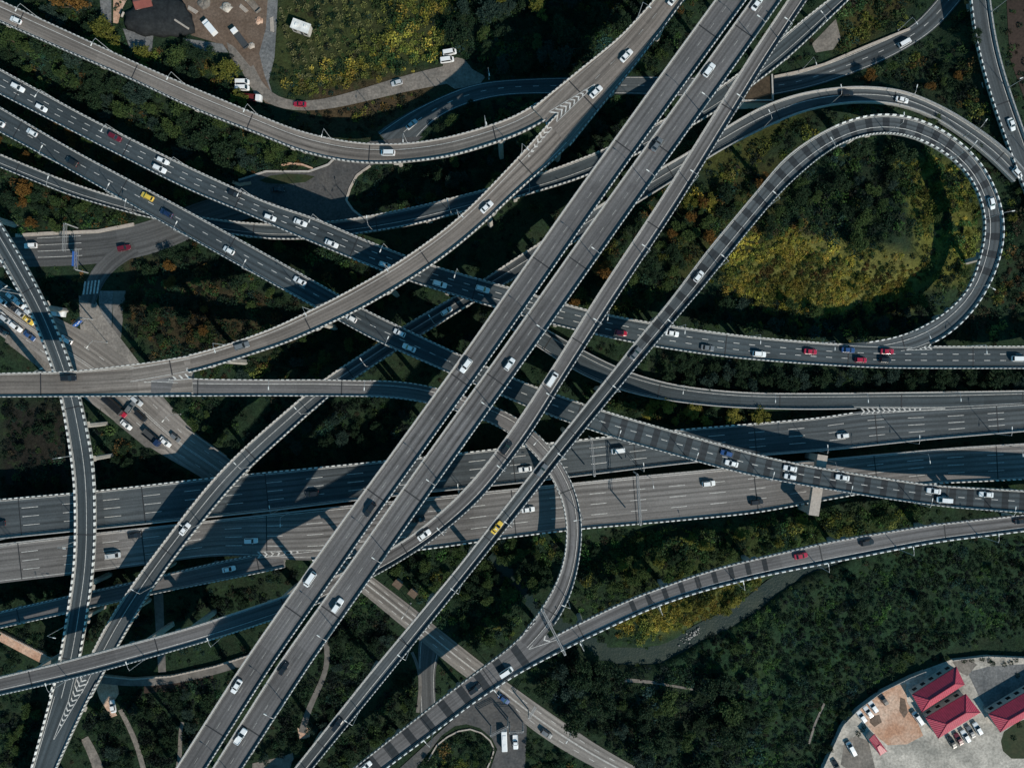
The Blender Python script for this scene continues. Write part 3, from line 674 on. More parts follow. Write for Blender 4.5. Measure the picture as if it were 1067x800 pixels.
# terrain: one sheet, finer near the junction
def terrain():
    xs = np.unique(np.r_[np.arange(-205, 205.1, 1.7), -1500, -1000, -700, -450, -300, -240, 240, 300, 450, 700, 1000, 1500])
    ys = np.unique(np.r_[np.arange(-160, 160.1, 1.7), -1500, -1000, -700, -450, -300, -200, 200, 300, 450, 700, 1000, 1500])
    X, Y = np.meshgrid(xs, ys); x, y = X.ravel(), Y.ravel()
    z = np.zeros_like(x)
    for lam, amp in ((47, .9), (23, .55), (11, .4), (5.3, .22)):
        for _ in range(4):
            a = RNG.uniform(0, 6.28); z += amp*.6*np.sin((x*math.cos(a)+y*math.sin(a))*6.28/lam+RNG.uniform(0, 6.28))
    z = np.maximum(z*.55-.6, -1.2)
    # the mound inside the loop
    mx, my, _ = W(930, 245, 0); z += 4.5*np.exp(-(((x-mx)/26)**2+((y-my)/22)**2))
    flat = clearance(x, y, 1.0)
    for L in POLYS.values():
        for P in L:
            q = np.array([W(a, b)[:2] for a, b in P]); d = poly_dist(x, y, q); flat = np.minimum(flat, d)
    m = np.clip((flat-1.0)/6, 0, 1); m = m*m*(3-2*m); z = z*m-.02*(1-m)
    rv = np.array([W(a, b)[:2] for a, b in resample(RIVER, 90)])
    d = np.full(len(x), 1e3)
    for i in range(len(rv)): d = np.minimum(d, np.hypot(x-rv[i, 0], y-rv[i, 1]))
    tt = np.full(len(x), 0); dd = np.full(len(x), 1e3)
    for i in range(len(rv)): q = np.hypot(x-rv[i, 0], y-rv[i, 1]); tt = np.where(q < dd, i, tt); dd = np.minimum(dd, q)
    wf = np.interp(tt, [0, 30, 40, 90], [.42, .5, 1, 1]); c = np.clip((3.7*wf-d)/(2.4*wf)+.1, 0, 1); c = c*c*(3-2*c); z = z*(1-c)-3.6*c
    low = clearance(x, y, 7.0); z = np.where(low < 2, np.minimum(z, -.05), z)
    for k, lim in (('highway_north', 5), ('highway_south', 5), ('northeast_slip', 5), ('long_diagonal', 7.2), ('east_join', 7.2)):   # low decks rest on banks
        sel = (SAMP['key'] == k) & (SAMP['z'] < lim)
        for X0, Y0, H0, Z0 in zip(SAMP['x'][sel], SAMP['y'][sel], SAMP['hw'][sel], SAMP['z'][sel]):
            d = np.hypot(x-X0, y-Y0); q = d < H0+14
            z[q] = np.maximum(z[q], np.minimum(Z0-1.5-np.maximum(0, d[q]-H0*.8)/1.6, (flat[q]-1.0)*.7))
    nx, ny = len(xs), len(ys); i = np.arange(nx*ny).reshape(ny, nx)
    q = np.stack([i[:-1, :-1], i[:-1, 1:], i[1:, 1:], i[1:, :-1]], -1).reshape(-1, 4)
    me = bpy.data.meshes.new('ground'); me.from_pydata(np.c_[x, y, z].tolist(), [], q.tolist())
    me.polygons.foreach_set('use_smooth', np.ones(len(me.polygons), dtype=bool))
    # soil / grass colour by place
    sx, sy = x/MPP+CX, -y/MPP+CY
    colr = np.tile(np.array([.014, .028, .015]), (len(x), 1))
    for P, c in GROUND_TINT:
        d = poly_dist(sx, sy, pts(P)); w = np.clip(.5-d/14, 0, 1)[:, None]; colr = colr*(1-w)+np.array(c)*w
    at = me.color_attributes.new('tint', 'FLOAT_COLOR', 'POINT'); at.data.foreach_set('color', np.c_[colr, np.ones(len(x))].astype(np.float32).ravel())
    m = NT('valley_ground'); ob = m.coord('Object')
    a = m.new('ShaderNodeVertexColor', layer_name='tint').outputs[0]
    c = m.mix(m.remap(m.noise(ob, .11, 5, .65), .46, .72, 0, .4), a, (.028, .024, .015))
    c = m.mix(m.remap(m.noise(ob, .23, 4, .6), .55, .7, 0, .6), c, (.022, .046, .016))
    g = m.remap(m.noise(ob, 1.1, 6, .75), .3, .7, .45, 1.6); m.base(m.mul(c, g)); m.rough(.95, .1)
    m.bump(m.noise(ob, 1.6, 5, .7), .8, .5)
    me.materials.append(m.mat); tag(link('ground', me), kind='structure')
    return xs, ys, z.reshape(ny, nx)
def poly_dist(x, y, P):
    """signed distance to a polygon (negative inside)"""
    n = len(P); ins = np.zeros(len(x), bool); d = np.full(len(x), 1e9)
    for i in range(n):
        a, b = P[i], P[(i+1) % n]; e = b-a; L2 = max(1e-9, float(e@e))
        t = np.clip(((x-a[0])*e[0]+(y-a[1])*e[1])/L2, 0, 1)
        d = np.minimum(d, np.hypot(x-a[0]-t*e[0], y-a[1]-t*e[1]))
        if a[1] != b[1]:
            ins ^= ((a[1] > y) != (b[1] > y)) & (x < (b[0]-a[0])*(y-a[1])/(b[1]-a[1])+a[0])
    return np.where(ins, -d, d)
GROUND_TINT = [
    (F(690,690, 760,655, 830,612, 900,585, 1075,555, 1075,660, 1000,668, 930,690, 870,735, 850,800, 790,800, 780,740), (.014, .034, .017)),
    (F(760,640, 800,640, 800,720, 770,730), (.024, .052, .020)),
    (F(290,-10, 480,-10, 480,50, 380,90, 300,100, 280,70), (.030, .038, .014)),
    (F(880,-10, 960,-10, 900,50, 870,55), (.036, .034, .012)),
    (F(330,90, 480,70, 400,140, 300,140), (.050, .036, .020)),
    (F(755,255, 800,240, 860,245, 960,275, 945,325, 880,335, 770,322), (.115, .115, .032)),  # yellow bank: light of the sun-facing slope put into the soil tint
    (F(930,165, 985,168, 1012,195, 1018,250, 1000,295, 955,300, 945,250), (.10, .105, .024)),
    (F(130,260, 330,330, 320,360, 180,380, 130,330), (.032, .026, .014)),
    (F(740,190, 840,150, 800,260, 700,300), (.030, .034, .012)),
    (F(0,420, 70,420, 70,520, 0,520), (.014, .014, .012)),
    (F(640,560, 800,545, 940,530, 960,545, 800,585, 650,620), (.028, .042, .014)),
    (F(660,630, 740,600, 790,600, 760,630, 690,660), (.10, .11, .030)),
    (F(700,160, 800,120, 850,110, 760,190), (.040, .046, .014)),
]
TX, TY, TZ = terrain()
def ground_z(x, y):
    i = np.clip(np.searchsorted(TX, x)-1, 0, len(TX)-2); j = np.clip(np.searchsorted(TY, y)-1, 0, len(TY)-2)
    u = (x-TX[i])/(TX[i+1]-TX[i]); v = (y-TY[j])/(TY[j+1]-TY[j])
    return (TZ[j, i]*(1-u)+TZ[j, i+1]*u)*(1-v)+(TZ[j+1, i]*(1-u)+TZ[j+1, i+1]*u)*v
# river water
def river():
    P = resample(RIVER, 80); P = smooth(P, 6); T = np.gradient(P, axis=0); T /= np.hypot(*T.T)[:, None]
    mb = MB(); prev = None
    for p, t in zip(P, T):
        n = np.array([-t[1], t[0]])*11; c = [W(*(p+n), -1.6), W(*(p-n), -1.6)]
        if prev: mb.face([prev[0], c[0], c[1], prev[1]])
        prev = c
    m = NT('river_water'); ob = m.coord('Object'); m.base(m.mix(m.remap(m.noise(ob, .09, 5, .65), .4, .66, 0, 1), (.008, .021, .021), (.024, .036, .028))); m.rough(.4, .1)
    m.bump(m.noise(m.coord('Object'), 1.4, 4, .65), .5, .2)
    o = mb.build('river', m.mat); tag(o, kind='structure')
river()
# ------------------------------------------------------------------ vehicles
def hull(secs_spec, n=10):
    """secs_spec: x, half width, z low, z high, corner radius"""
    secs = []
    for x, hw, z0, z1, rr in secs_spec:
        rr = min(rr, hw*.9, (z1-z0)*.49); q = []
        for cy, cz, a0 in ((hw-rr, z0+rr, -90), (hw-rr, z1-rr, 0), (-hw+rr, z1-rr, 90), (-hw+rr, z0+rr, 180)):
            for k in range(3):
                a = R(a0+45*k); q.append(Vector((x, cy+rr*math.cos(a), cz+rr*math.sin(a))))
        secs.append(q)
    return secs
def wheel_mesh(rad=.33, w=.22):
    mb = MB(); mb.tube((0, -w/2, 0), (0, w/2, 0), rad, n=14, mi=0); mb.tube((0, -w/2-.01, 0), (0, w/2+.01, 0), rad*.6, n=10, mi=1)
    return mb.mesh('wheel', [M['tyre'], M['steel']])
WH = wheel_mesh(); WHT = wheel_mesh(.5, .34)
def quad(a, b, c, d, m, name, off=.012):
    mb = MB(); a, b, c, d = map(Vector, (a, b, c, d)); n = (b-a).cross(c-a).normalized()*off
    mb.face([p+n for p in (a, b, c, d)]); mb.face([p-n*.5 for p in (d, c, b, a)]); return mb.mesh(name, [m])
def car_proto(kind):
    """list of (part name, mesh, location, painted?)"""
    P = []
    L, Wd, H, xf, xr, tf, tr, belt = dict(
        sedan=(4.7, .91, 1.46, 1.05, -1.75, .25, -1.15, .93), hatchback=(4.2, .88, 1.5, 1.0, -1.95, .3, -1.6, .95), suv=(4.75, .95, 1.72, 1.0, -2.2, .35, -1.95, 1.05),
        pickup=(5.3, .95, 1.78, 1.15, -.55, .5, -.4, 1.05), van=(5.0, .96, 2.0, 1.95, -2.4, 1.2, -2.3, 1.15))[kind]
    a = L/2
    body = MB()
    low = [(-a, Wd*.80, .42, belt-.15, .12), (-a+.12, Wd*.93, .28, belt-.04, .16), (-a+.5, Wd, .22, belt, .16), (-.3, Wd, .2, belt, .16), (xf-.1, Wd, .2, belt, .18),
           (a-.5, Wd*.97, .22, belt-.16, .2), (a-.14, Wd*.88, .28, belt-.24, .18), (a, Wd*.68, .4, belt-.36, .12)]
    if kind == 'pickup': low = [(x, w, z, (zz-.25 if x < -.6 else zz), c) for x, w, z, zz, c in low]
    body.loft(hull(low))
    gw, rw = Wd*.9, Wd*.74
    B = [(xf, gw), (tf, rw), (tr, rw), (xr, gw)]; Z = [belt-.03, H, H, belt-.03]
    l = [Vector((x, w, z)) for (x, w), z in zip(B, Z)]; rgt = [Vector((x, -w, z)) for (x, w), z in zip(B, Z)]
    mx = (l[1]+l[2])/2+Vector((0, -.04, .035)); nx = (rgt[1]+rgt[2])/2+Vector((0, .04, .035))
    body.face([l[0], rgt[0], rgt[1], l[1]]); body.face([l[1], rgt[1], nx, mx]); body.face([mx, nx, rgt[2], l[2]]); body.face([l[2], rgt[2], rgt[3], l[3]])
    body.face([l[0], l[1], mx, l[2], l[3]]); body.face([rgt[3], rgt[2], nx, rgt[1], rgt[0]])
    if kind == 'pickup':
        body.box((-1.6, 0, belt-.24), 1.95, 1.6, .02)
        for s in (1, -1): body.box((-1.6, s*.86, belt-.26), 2.05, .1, .24)
        body.box((-2.58, 0, belt-.26), .1, 1.75, .24)
    P.append(('body', body.mesh('car_body', [CARPAINT['white']], smooth=False), (0, 0, 0), True))
    def lerp(p, q, t): return p+(q-p)*t
    def pane(p0, p1, p2, p3, n, m=.07):
        c = (p0+p1+p2+p3)/4; q = [lerp(p, c, m) for p in (p0, p1, p2, p3)]
        P.append((n, quad(*q, M['glass'], n, .014), (0, 0, 0), False))
    pane(l[0], rgt[0], rgt[1], l[1], 'windscreen', .09)
    pane(rgt[3], l[3], l[2], rgt[2], 'rear_window', .1)
    for q in (l, rgt):
        p = [lerp(q[0], q[3], .06)+Vector((0, 0, .06)), lerp(q[3], q[0], .08)+Vector((0, 0, .06)), lerp(q[2], q[1], .03)-Vector((0, 0, .06)), lerp(q[1], q[2], .05)-Vector((0, 0, .06))]
        P.append(('side_window', quad(*(p if q is l else p[::-1]), M['glass'], 'side_window', .014), (0, 0, 0), False))
    for x in (a-.95, -a+.95):
        for s in (1, -1): P.append(('wheel', WH, (x, s*(Wd-.12), .33), False))
    for s in (1, -1):
        mb = MB(); mb.box((a-.2, s*Wd*.66, belt-.44), .22, .34, .16); P.append(('headlight', mb.mesh('headlight', [M['headlight']]), (0, 0, 0), False))
        mb = MB(); mb.box((-a+.06, s*Wd*.64, belt-.36), .16, .34, .18); P.append(('tail_light', mb.mesh('tail_light', [M['taillight']]), (0, 0, 0), False))
        mb = MB(); mb.box((xf-.35, s*(Wd+.08), belt-.02), .14, .2, .13); P.append(('wing_mirror', mb.mesh('wing_mirror', [CARPAINT['white']]), (0, 0, 0), True))
    return P
def cab(mb, x0, x1, z1, hw):
    mb.loft(hull([(x0, hw, .5, z1-.05, .1), (x1-.5, hw, .5, z1, .12), (x1-.15, hw*.98, .5, z1-.5, .1), (x1, hw*.95, .5, 1.5, .1)]))
def truck_proto(kind):
    P = []; b = MB()
    if kind == 'bus':
        b.loft(hull([(-4.4, 1.15, .4, 2.85, .15), (-4.2, 1.2, .35, 3.0, .2), (4.1, 1.2, .35, 3.0, .2), (4.4, 1.1, .4, 2.7, .15)])); b.box((-1.8, 0, 3.0), 1.8, 1.5, .18); b.box((1.6, 0, 3.0), .9, .9, .08)
        P.append(('body', b.mesh('bus_body', [CARPAINT['white']]), (0, 0, 0), True))
        P.append(('windscreen', quad((4.34, -1, 1.3), (4.34, 1, 1.3), (4.26, 1, 2.6), (4.26, -1, 2.6), M['glass'], 'windscreen', .1), (0, 0, 0), False))
        for s in (1, -1): mb = MB(); mb.box((0, s*1.21, 1.4), 8, .04, .9); P.append(('side_window', mb.mesh('side_window', [M['glass']]), (0, 0, 0), False))
        ax = (2.9, -2.6)
    else:
        L = dict(box_truck=6.2, flatbed=8.2, tipper=7.6)[kind]; a = L/2; cab(b, a-1.9, a, 2.5, 1.1)
        P.append(('cab', b.mesh('truck_cab', [CARPAINT['white']]), (0, 0, 0), True))
        P.append(('windscreen', quad((a-.10, -.95, 1.6), (a-.10, .95, 1.6), (a-.45, .95, 2.35), (a-.45, -.95, 2.35), M['glass'], 'windscreen', .05), (0, 0, 0), False))
        mb = MB(); mb.box(((-a+a-2.0)/2, 0, .55), L-2.0, .9, .3); P.append(('chassis', mb.mesh('chassis', [M['rail_dark']]), (0, 0, 0), False))
        mb = MB(); cl = L-2.1; cx = -a+cl/2
        if kind == 'box_truck': mb.loft(hull([(-a, 1.12, .9, 3.0, .05), (-a+cl, 1.12, .9, 3.0, .05)])); mb.box((cx, 0, 3.0), cl-.3, .06, .03)
        else:
            mb.box((cx, 0, .9), cl, 2.3, .12)
            hs = .45 if kind == 'flatbed' else 1.0
            for s in (1, -1): mb.box((cx, s*1.14, 1.02), cl, .08, hs)
            for x in (-a+.05, -a+cl-.05): mb.box((x, 0, 1.02), .09, 2.2, hs)
        P.append(('cargo_box' if kind == 'box_truck' else 'truck_bed', mb.mesh('cargo', [CARPAINT['white'] if kind == 'box_truck' else M['rail_dark']]), (0, 0, 0), kind == 'box_truck'))
        ax = (a-1.1, -a+1.3)
    for x in ax:
        for s in (1, -1): P.append(('wheel', WHT, (x, s*1.0, .5), False))
    return P
PROTO = {k: car_proto(k) for k in ('sedan', 'hatchback', 'suv', 'pickup', 'van')}
PROTO.update({k: truck_proto(k) for k in ('box_truck', 'flatbed', 'tipper', 'bus')})
NM = dict(sedan='car', hatchback='car', suv='car', pickup='pickup_truck', van='van', box_truck='truck', flatbed='truck', tipper='truck', bus='bus')
KD = dict(sedan='car', hatchback='car', suv='car', pickup='pickup', van='van', box_truck='box truck', flatbed='flatbed truck', tipper='tipper truck', bus='bus')
def vehicle(kind, colour, loc, heading, pitch=0.0, scale=1.0, bedcol=None):
    e = empty(NM[kind], loc); e.rotation_euler = (0, -pitch, heading); e.scale = (scale*.94,)*3
    for nm, me, l, painted in PROTO[kind]:
        o = link(nm, me, e, l)
        if painted:
            o.material_slots[0].link = 'OBJECT'; o.material_slots[0].material = CARPAINT[colour]
        elif bedcol and nm == 'truck_bed':
            o.material_slots[0].link = 'OBJECT'; o.material_slots[0].material = M[bedcol]
    if kind == 'sedan' and colour == 'yellow':
        mb = MB(); mb.box((-.35, 0, 1.49), .3, .8, .16); mb.build('taxi_sign', M['rail_white'], e)
    return e
ROADNAME = dict(twin_left='left deck of twin viaduct', twin_right='right deck of twin viaduct', pale_curve='pale curved ramp', trunk_top='merged pale ramp at top',
    sweep='pale sweeping ramp', trunk_west='pale forked deck at left edge', hook='hooked ramp', river_ramp='riverside ramp', trunk_south='merged ramp at bottom', dark_upper='upper dark viaduct',
    dark_lower='lower dark viaduct', low_ramp='low dark ramp', long_diagonal='long low ramp', west_ramp='far left ramp', east_join='right edge ramp', straight_ramp='narrow straight ramp', loop='loop ramp',
    highway_north='upper highway carriageway', highway_south='lower highway carriageway', southwest_slip='lower left slip road', northeast_slip='right slip road', tunnel_road='tunnel road', trunk_southwest='forked deck at lower left',
    diagonal_street='diagonal street', boulevard='boulevard at left', yard_road='dirt road by the nursery')
DIRN = dict(dark_upper=1, dark_lower=-1, twin_left=-1, twin_right=1, highway_north=-1, highway_south=1, sweep=1, trunk_top=1, pale_curve=-1, trunk_west=1, loop=1, straight_ramp=1, west_ramp=1,
            long_diagonal=1, river_ramp=1, trunk_south=1, hook=1, southwest_slip=1, tunnel_road=1, east_join=1, low_ramp=1, diagonal_street=1, boulevard=1, yard_road=1)
TRAFFIC = '''
dark_upper a1 white,78,352 white,170,432 dark_red,465,543 white,652,637,hatchback white,638,675 black,935,768 b2 white,82,150 white,205,162 white,328,247 white,540,330 white,757,405,suv white,927,425
dark_upper b3 red,482,598 white,685,600 grey,825,657 white,1030,682 b4 red,215,672 blue,365,660 red,415,705,hatchback red,520,655 black,512,705 white,1040,700,van
dark_lower a1 white,0,490 white,133,527 black,290,645 yellow,590,783 b1 dark_blue,665,125,suv white,912,272 b2 white,202,393 white,405,540,hatchback white,597,598 white,635,657
dark_lower c3 blue,900,312 white,920,352 c4 white,135,372 white,135,405,hatchback white,343,408 white,705,455 white,745,497,van white,912,473
loop b3 white,790,375 grey,540,680 c3 grey,170,380 c2 yellow,980,603 d2 black,340,615 b4 white,933,85
long_diagonal a4 white,578,402 black,360,375,suv white,1035,690,hatchback b2 white,783,512 c1 white,738,612
east_join a4 white,1012,497
twin_left b2 white,860,728 c2 black,480,535,suv d2 white,243,48,van d1 white,942,472
twin_right a3 white,1020,18 white,828,280 grey,625,578 b3 white,42,722,hatchback d2 white,352,152 black,135,400 d1 white,952,665,pickup
trunk_top a3 white,505,225 white,385,368 white,692,0
sweep b2 white,943,100 b1 grey,960,645,suv
trunk_west b1 black,278,777,suv
pale_curve a1 white,68,85 a2 white,553,610,van
straight_ramp c3 white,210,20,van black,30,290,suv c2 white,695,635
highway_north c1 black,0,590 c2 black,250,472,suv c3 white,103,375 white,470,302,van c4 white,345,243 d1
highway_south c1 black,538,637 silver,455,715,van white,1000,658 c2 black,672,575 c3 white,115,535 white,830,432,suv black,1020,505
southwest_slip c1 white,912,770
river_ramp c4 black,1050,577 black,440,665,suv red,178,718
trunk_south d2 white,1020,415,van black,895,483,suv white,460,785
tunnel_road a4 white,592,180,van a2 silver,645,497
diagonal_street d2 blue,1000,535 d3 grey,180,670 b1 white,268,625 c1 black,460,120,bus black,565,165,van dark_blue,610,250,tipper
boulevard b1 white,127,253 dark_red,497,262
yard_road a2 red,203,388 silver,578,302
'''
tr = []
for ln in TRAFFIC.strip().splitlines():
    w = ln.split(); key = w[0]; t = None
    for q in w[1:]:
        if q in TILE: t = TILE[q]; continue
        f = q.split(','); kind = f[3] if len(f) > 3 else random.choice(['sedan', 'sedan', 'sedan', 'suv', 'hatchback'])
        tr.append((key, kind, f[0], t[0]+float(f[1])*280/1067, t[1]+float(f[2])*210/800))
seen = {}
CARS = []
for key, kind, colour, px, py in tr:
    r = RD[key]; d, off = r.locate(px, py)
    off = max(-r.at(d)[3]+1.9, min(r.at(d)[3]-1.9, off))
    CARS.append((key, d, kind, colour, off))
CARS.sort(key=lambda c: (c[0], c[1]))
ENDN = dict(twin_left='bottom', twin_right='bottom', trunk_top='fork', loop='bottom', long_diagonal='bottom left', straight_ramp='left', hook='left', trunk_south='bottom', river_ramp='left', diagonal_street='upper left', tunnel_road='lower left')
for key, d, kind, colour, off in CARS:
    r = RD[key]; x, y, z, hw, tx, ty = r.at(d); dr = DIRN[key]
    if key in ('tunnel_road', 'diagonal_street', 'boulevard', 'yard_road'): dr = 1 if off < 0 else -1
    p = r.pt(d, off, .014); z2 = r.at(min(d+3, r.len))[2]; z1 = r.at(max(d-3, 0))[2]
    pitch = math.atan2(z2-z1, 6)*dr
    e = vehicle(kind, colour, p, math.atan2(ty*dr, tx*dr)+random.uniform(-.02, .02), pitch)
    ck = (key, colour, KD[kind]); n = seen.get(ck, 0); seen[ck] = n+1
    tot = sum(1 for c in CARS if c[0] == key and c[3] == colour and KD[c[2]] == KD[kind])
    cn = colour.replace('_', ' '); kn = 'taxi' if colour == 'yellow' else KD[kind]
    lab = f"{cn} {kn} on the {ROADNAME[key]}" + ('' if tot == 1 else f", {ordw(n)} {cn} one from {ENDN.get(key, 'left')} end")
    tag(e, lab, kn if kn != 'taxi' else 'taxi', 'vehicles on the ' + ROADNAME[key])
# parked and ground vehicles: survey position, heading in degrees (world), label
PARK = [
    ('box_truck', 'white', 'a1', 840, 118, 130, 'white box truck with pinkish cab parked at upper left of the brown yard'),
    ('flatbed', 'white', 'a1', 957, 158, 127, 'grey flatbed truck with white cab parked lower in the brown yard'),
    ('van', 'white', 'a1', 966, 330, 0, 'upper of two small white vans parked below the brown yard'),
    ('van', 'white', 'a1', 966, 353, 0, 'lower of two small white vans parked below the brown yard'),
    ('tipper', 'white', 'a1', 1003, 395, -4, 'dark red tipper truck with white cab beside the dirt road bend'),
    ('tipper', 'white', 'a1', 1005, 22, 132, 'tan loaded truck at the top edge of the brown yard'),
    ('van', 'white', 'a2', 795, 212, 10, 'upper white van parked where dirt road meets tunnel road'),
    ('van', 'white', 'a2', 785, 242, 8, 'lower white van parked where dirt road meets tunnel road'),
    ('bus', 'white', 'd2', 1012, 682, -88, 'white minibus under the white gantry frame at bottom middle'),
    ('pickup', 'white', 'd2', 1056, 692, -88, 'white pickup waiting right of the minibus at bottom middle'),
    ('sedan', 'white', 'd1', 452, 551, 100, 'white car parked on bare earth at lower left below the ramps'),
    ('sedan', 'black', 'b2', 115, 30, 4, 'black car in shade on the plaza above the upper dark viaduct'),
    ('suv', 'white', 'd4', 418, 590, 125, 'white car parked by the compound fence, lowest of the row of four'),
    ('sedan', 'white', 'd4', 445, 573, 125, 'white car parked by the compound fence, second of the row of four'),
    ('suv', 'white', 'd4', 463, 551, 125, 'white car parked by the compound fence, third of the row of four'),
    ('suv', 'black', 'd4', 503, 522, 125, 'black car parked by the compound fence, topmost of the row of four'),
    ('van', 'white', 'd4', 640, 596, 125, 'white van parked beside the wall of the red roofed hall'),
    ('sedan', 'black', 'd4', 777, 693, 120, 'black car at left end of the row in front of the red roofed hall'),
    ('sedan', 'dark_red', 'd4', 803, 680, 120, 'dark red car in the row in front of the red roofed hall'),
    ('suv', 'white', 'd4', 829, 668, 120, 'white car third in the row in front of the red roofed hall'),
    ('sedan', 'grey', 'd4', 851, 652, 120, 'grey car fourth in the row in front of the red roofed hall'),
    ('suv', 'white', 'd4', 877, 638, 120, 'white car at right end of the row in front of the red roofed hall'),
    ('van', 'white', 'd4', 377, 717, 118, 'white van parked on pale ground left of the small red roofed shed'),
    ('sedan', 'black', 'd4', 320, 788, 118, 'black car parked at bottom left corner of the compound'),
    ('sedan', 'white', 'b1', 18, 475, -38, 'white car queuing on the diagonal street, nearest the left edge'),
    ('sedan', 'black', 'b1', 52, 497, -38, 'black car queuing on the diagonal street between two white cars'),
    ('sedan', 'white', 'b1', 85, 485, -38, 'white car queuing on the diagonal street beside the far left ramp'),
    ('hatchback', 'silver', 'b1', 122, 520, -38, 'silver car half hidden by the far left ramp on the diagonal street'),
    ('sedan', 'yellow', 'b1', 118, 548, -38, 'yellow taxi on the diagonal street beside the far left ramp'),
    ('suv', 'white', 'b1', 70, 575, -38, 'white car in the lower lane of the diagonal street'),
    ('box_truck', 'white', 'b1', 233, 520, -8, 'white truck parked by the bushes right of the far left ramp'),
    ('sedan', 'grey', 'b1', 26, 428, -38, 'grey car waiting at the top of the diagonal street by the far left ramp'),
    ('hatchback', 'white', 'b1', 4, 520, -38, 'white car cut off by the left edge in the middle lane of the diagonal street'),
    ('suv', 'silver', 'b1', 30, 545, -38, 'silver car behind the white one in the lower lane of the diagonal street'),
    ('sedan', 'blue', 'b1', 122, 610, -38, 'blue car in the lowest lane of the diagonal street before the forked deck'),
    ('sedan', 'silver', 'b1', 90, 525, -38, 'silver car between the black car and the yellow taxi on the diagonal street'),
    ('van', 'black', 'b1', 16, 588, -38, 'black van at the left edge in the lowest lane of the diagonal street'),
    ('sedan', 'white', 'b1', 52, 456, -38, 'white car in the upper lane of the diagonal street under the far left ramp'),
    ('suv', 'silver', 'c1', 548, 105, -40, 'silver car on the diagonal street just below the forked deck'),
    ('sedan', 'white', 'c1', 505, 200, -40, 'white car in the left lane of the diagonal street beside the footway'),
    ('hatchback', 'grey', 'c1', 700, 250, -40, 'grey car in the right lane of the diagonal street above the highway'),
    ('sedan', 'white', 'c1', 660, 268, -40, 'white car on the diagonal street just above the highway'),
    ('suv', 'red', 'c1', 484, 150, -40, 'dark car with red tail standing on the footway below the forked deck'),
    ('suv', 'grey', 'c1', 522, 130, 55, 'brownish car standing across the diagonal street below the forked deck'),
]
for kind, colour, t, zx, zy, hd, lab in PARK:
    px, py = TILE[t][0]+zx*280/1067, TILE[t][1]+zy*210/800
    e = vehicle(kind, colour, W(px, py, .2), R(hd), scale=.84 if kind == 'bus' else 1.0, bedcol='dirt_pale' if 'tan' in lab else 'bed_red' if 'red tipper' in lab else None)
    kn = 'taxi' if colour == 'yellow' else KD[kind]; tag(e, lab, kn, 'parked and waiting vehicles')
# ------------------------------------------------------------------ lamp posts
def lamp_meshes():
    a = MB(); a.tube((0, 0, 0), (0, 0, 8.6), .11, .07, 6); a.box((0, 0, 0), .4, .4, .3)
    b = MB(); b.tube((0, 0, 8.5), (0, .9, 8.95), .055, .05, 5); b.tube((0, .9, 8.95), (0, 2.2, 9.05), .05, .045, 5)
    c = MB(); c.loft([[Vector((x, 2.0, 9.0+z)) for x, z in ((-.13, 0), (.13, 0), (.1, .13), (-.1, .13))], [Vector((x, 2.95, 9.05+z)) for x, z in ((-.16, 0), (.16, 0), (.1, .14), (-.1, .14))]])
    return a.mesh('pole', [M['steel']]), b.mesh('arm', [M['steel']]), c.mesh('lamp_head', [M['rail_white']])
LM = lamp_meshes()
def lamp(loc, ang, lab, group):
    e = empty('street_lamp', loc, ang); tag(e, lab, 'lamp post', group)
    for n, m in zip(('pole', 'arm', 'lamp_head'), LM): link(n, m, e)
    return e
LAMPS = [('twin_right', -1, 26, 14), ('pale_curve', 1, 26, 8), ('trunk_top', 1, 28, 12), ('sweep', 1, 27, 30), ('hook', 1, 27, 36), ('river_ramp', -1, 27, 12), ('trunk_south', -1, 27, 16),
         ('dark_upper', 1, 24, 20), ('dark_lower', -1, 25, 22), ('low_ramp', -1, 26, 20), ('long_diagonal', -1, 25, 18), ('west_ramp', 1, 28, 24), ('east_join', 1, 26, 24), ('straight_ramp', -1, 25, 16),
         ('loop', -1, 25, 20), ('highway_north', -1, 30, 20), ('highway_south', 1, 30, 24), ('southwest_slip', 1, 30, 18), ('northeast_slip', 1, 30, 60), ('tunnel_road', 1, 36, 40), ('diagonal_street', 1, 34, 20)]
SIDE = {1: 'left', -1: 'right'}
SIDE_OF = dict(twin_right='right', pale_curve='upper', trunk_top='left', sweep='upper', hook='outer', river_ramp='lower', trunk_south='lower', dark_upper='upper', dark_lower='lower', low_ramp='lower', long_diagonal='lower',
    west_ramp='left', east_join='right', straight_ramp='right', loop='inner', highway_north='median', highway_south='median', southwest_slip='upper', northeast_slip='upper', tunnel_road='upper', diagonal_street='upper')
for key, side, step, first in LAMPS:
    r = RD[key]; d = first; k = 0
    while d < r.len-4:
        x, y, z, hw, tx, ty = r.at(d); gnd = r.ground
        p = r.pt(d, side*(hw+(.8 if gnd else -.05)), 0 if gnd else .75)
        # skip a post that would run into a deck above it or stand where another deck merges
        hi = (SAMP['z'] > z+2.0) & (SAMP['z'] < z+11.5)
        near = np.hypot(SAMP['x']-p.x, SAMP['y']-p.y)-SAMP['hw']
        same = (np.abs(SAMP['z']-z) < 1.5) & (SAMP['key'] != key)
        inx = abs(p.x) < 176 and abs(p.y) < 133
        q = p if not inx else p
        if inx and (not hi.any() or near[hi].min() > 1.2) and (not same.any() or near[same].min() > .3):
            a = math.atan2(-side*ty*-1, side*tx*-1)            # arm reaches over the road
            inward = Vector((ty*side, -tx*side, 0)); ang = math.atan2(inward.y, inward.x)-math.pi/2
            lamp(p, ang, f"lamp post on {SIDE_OF[key]} edge of the {ROADNAME[key]}, {ordw(k)} from {ENDN.get(key, 'top' if key == 'east_join' else 'left')} end", 'lamp posts along the '+ROADNAME[key]); k += 1
        d += step

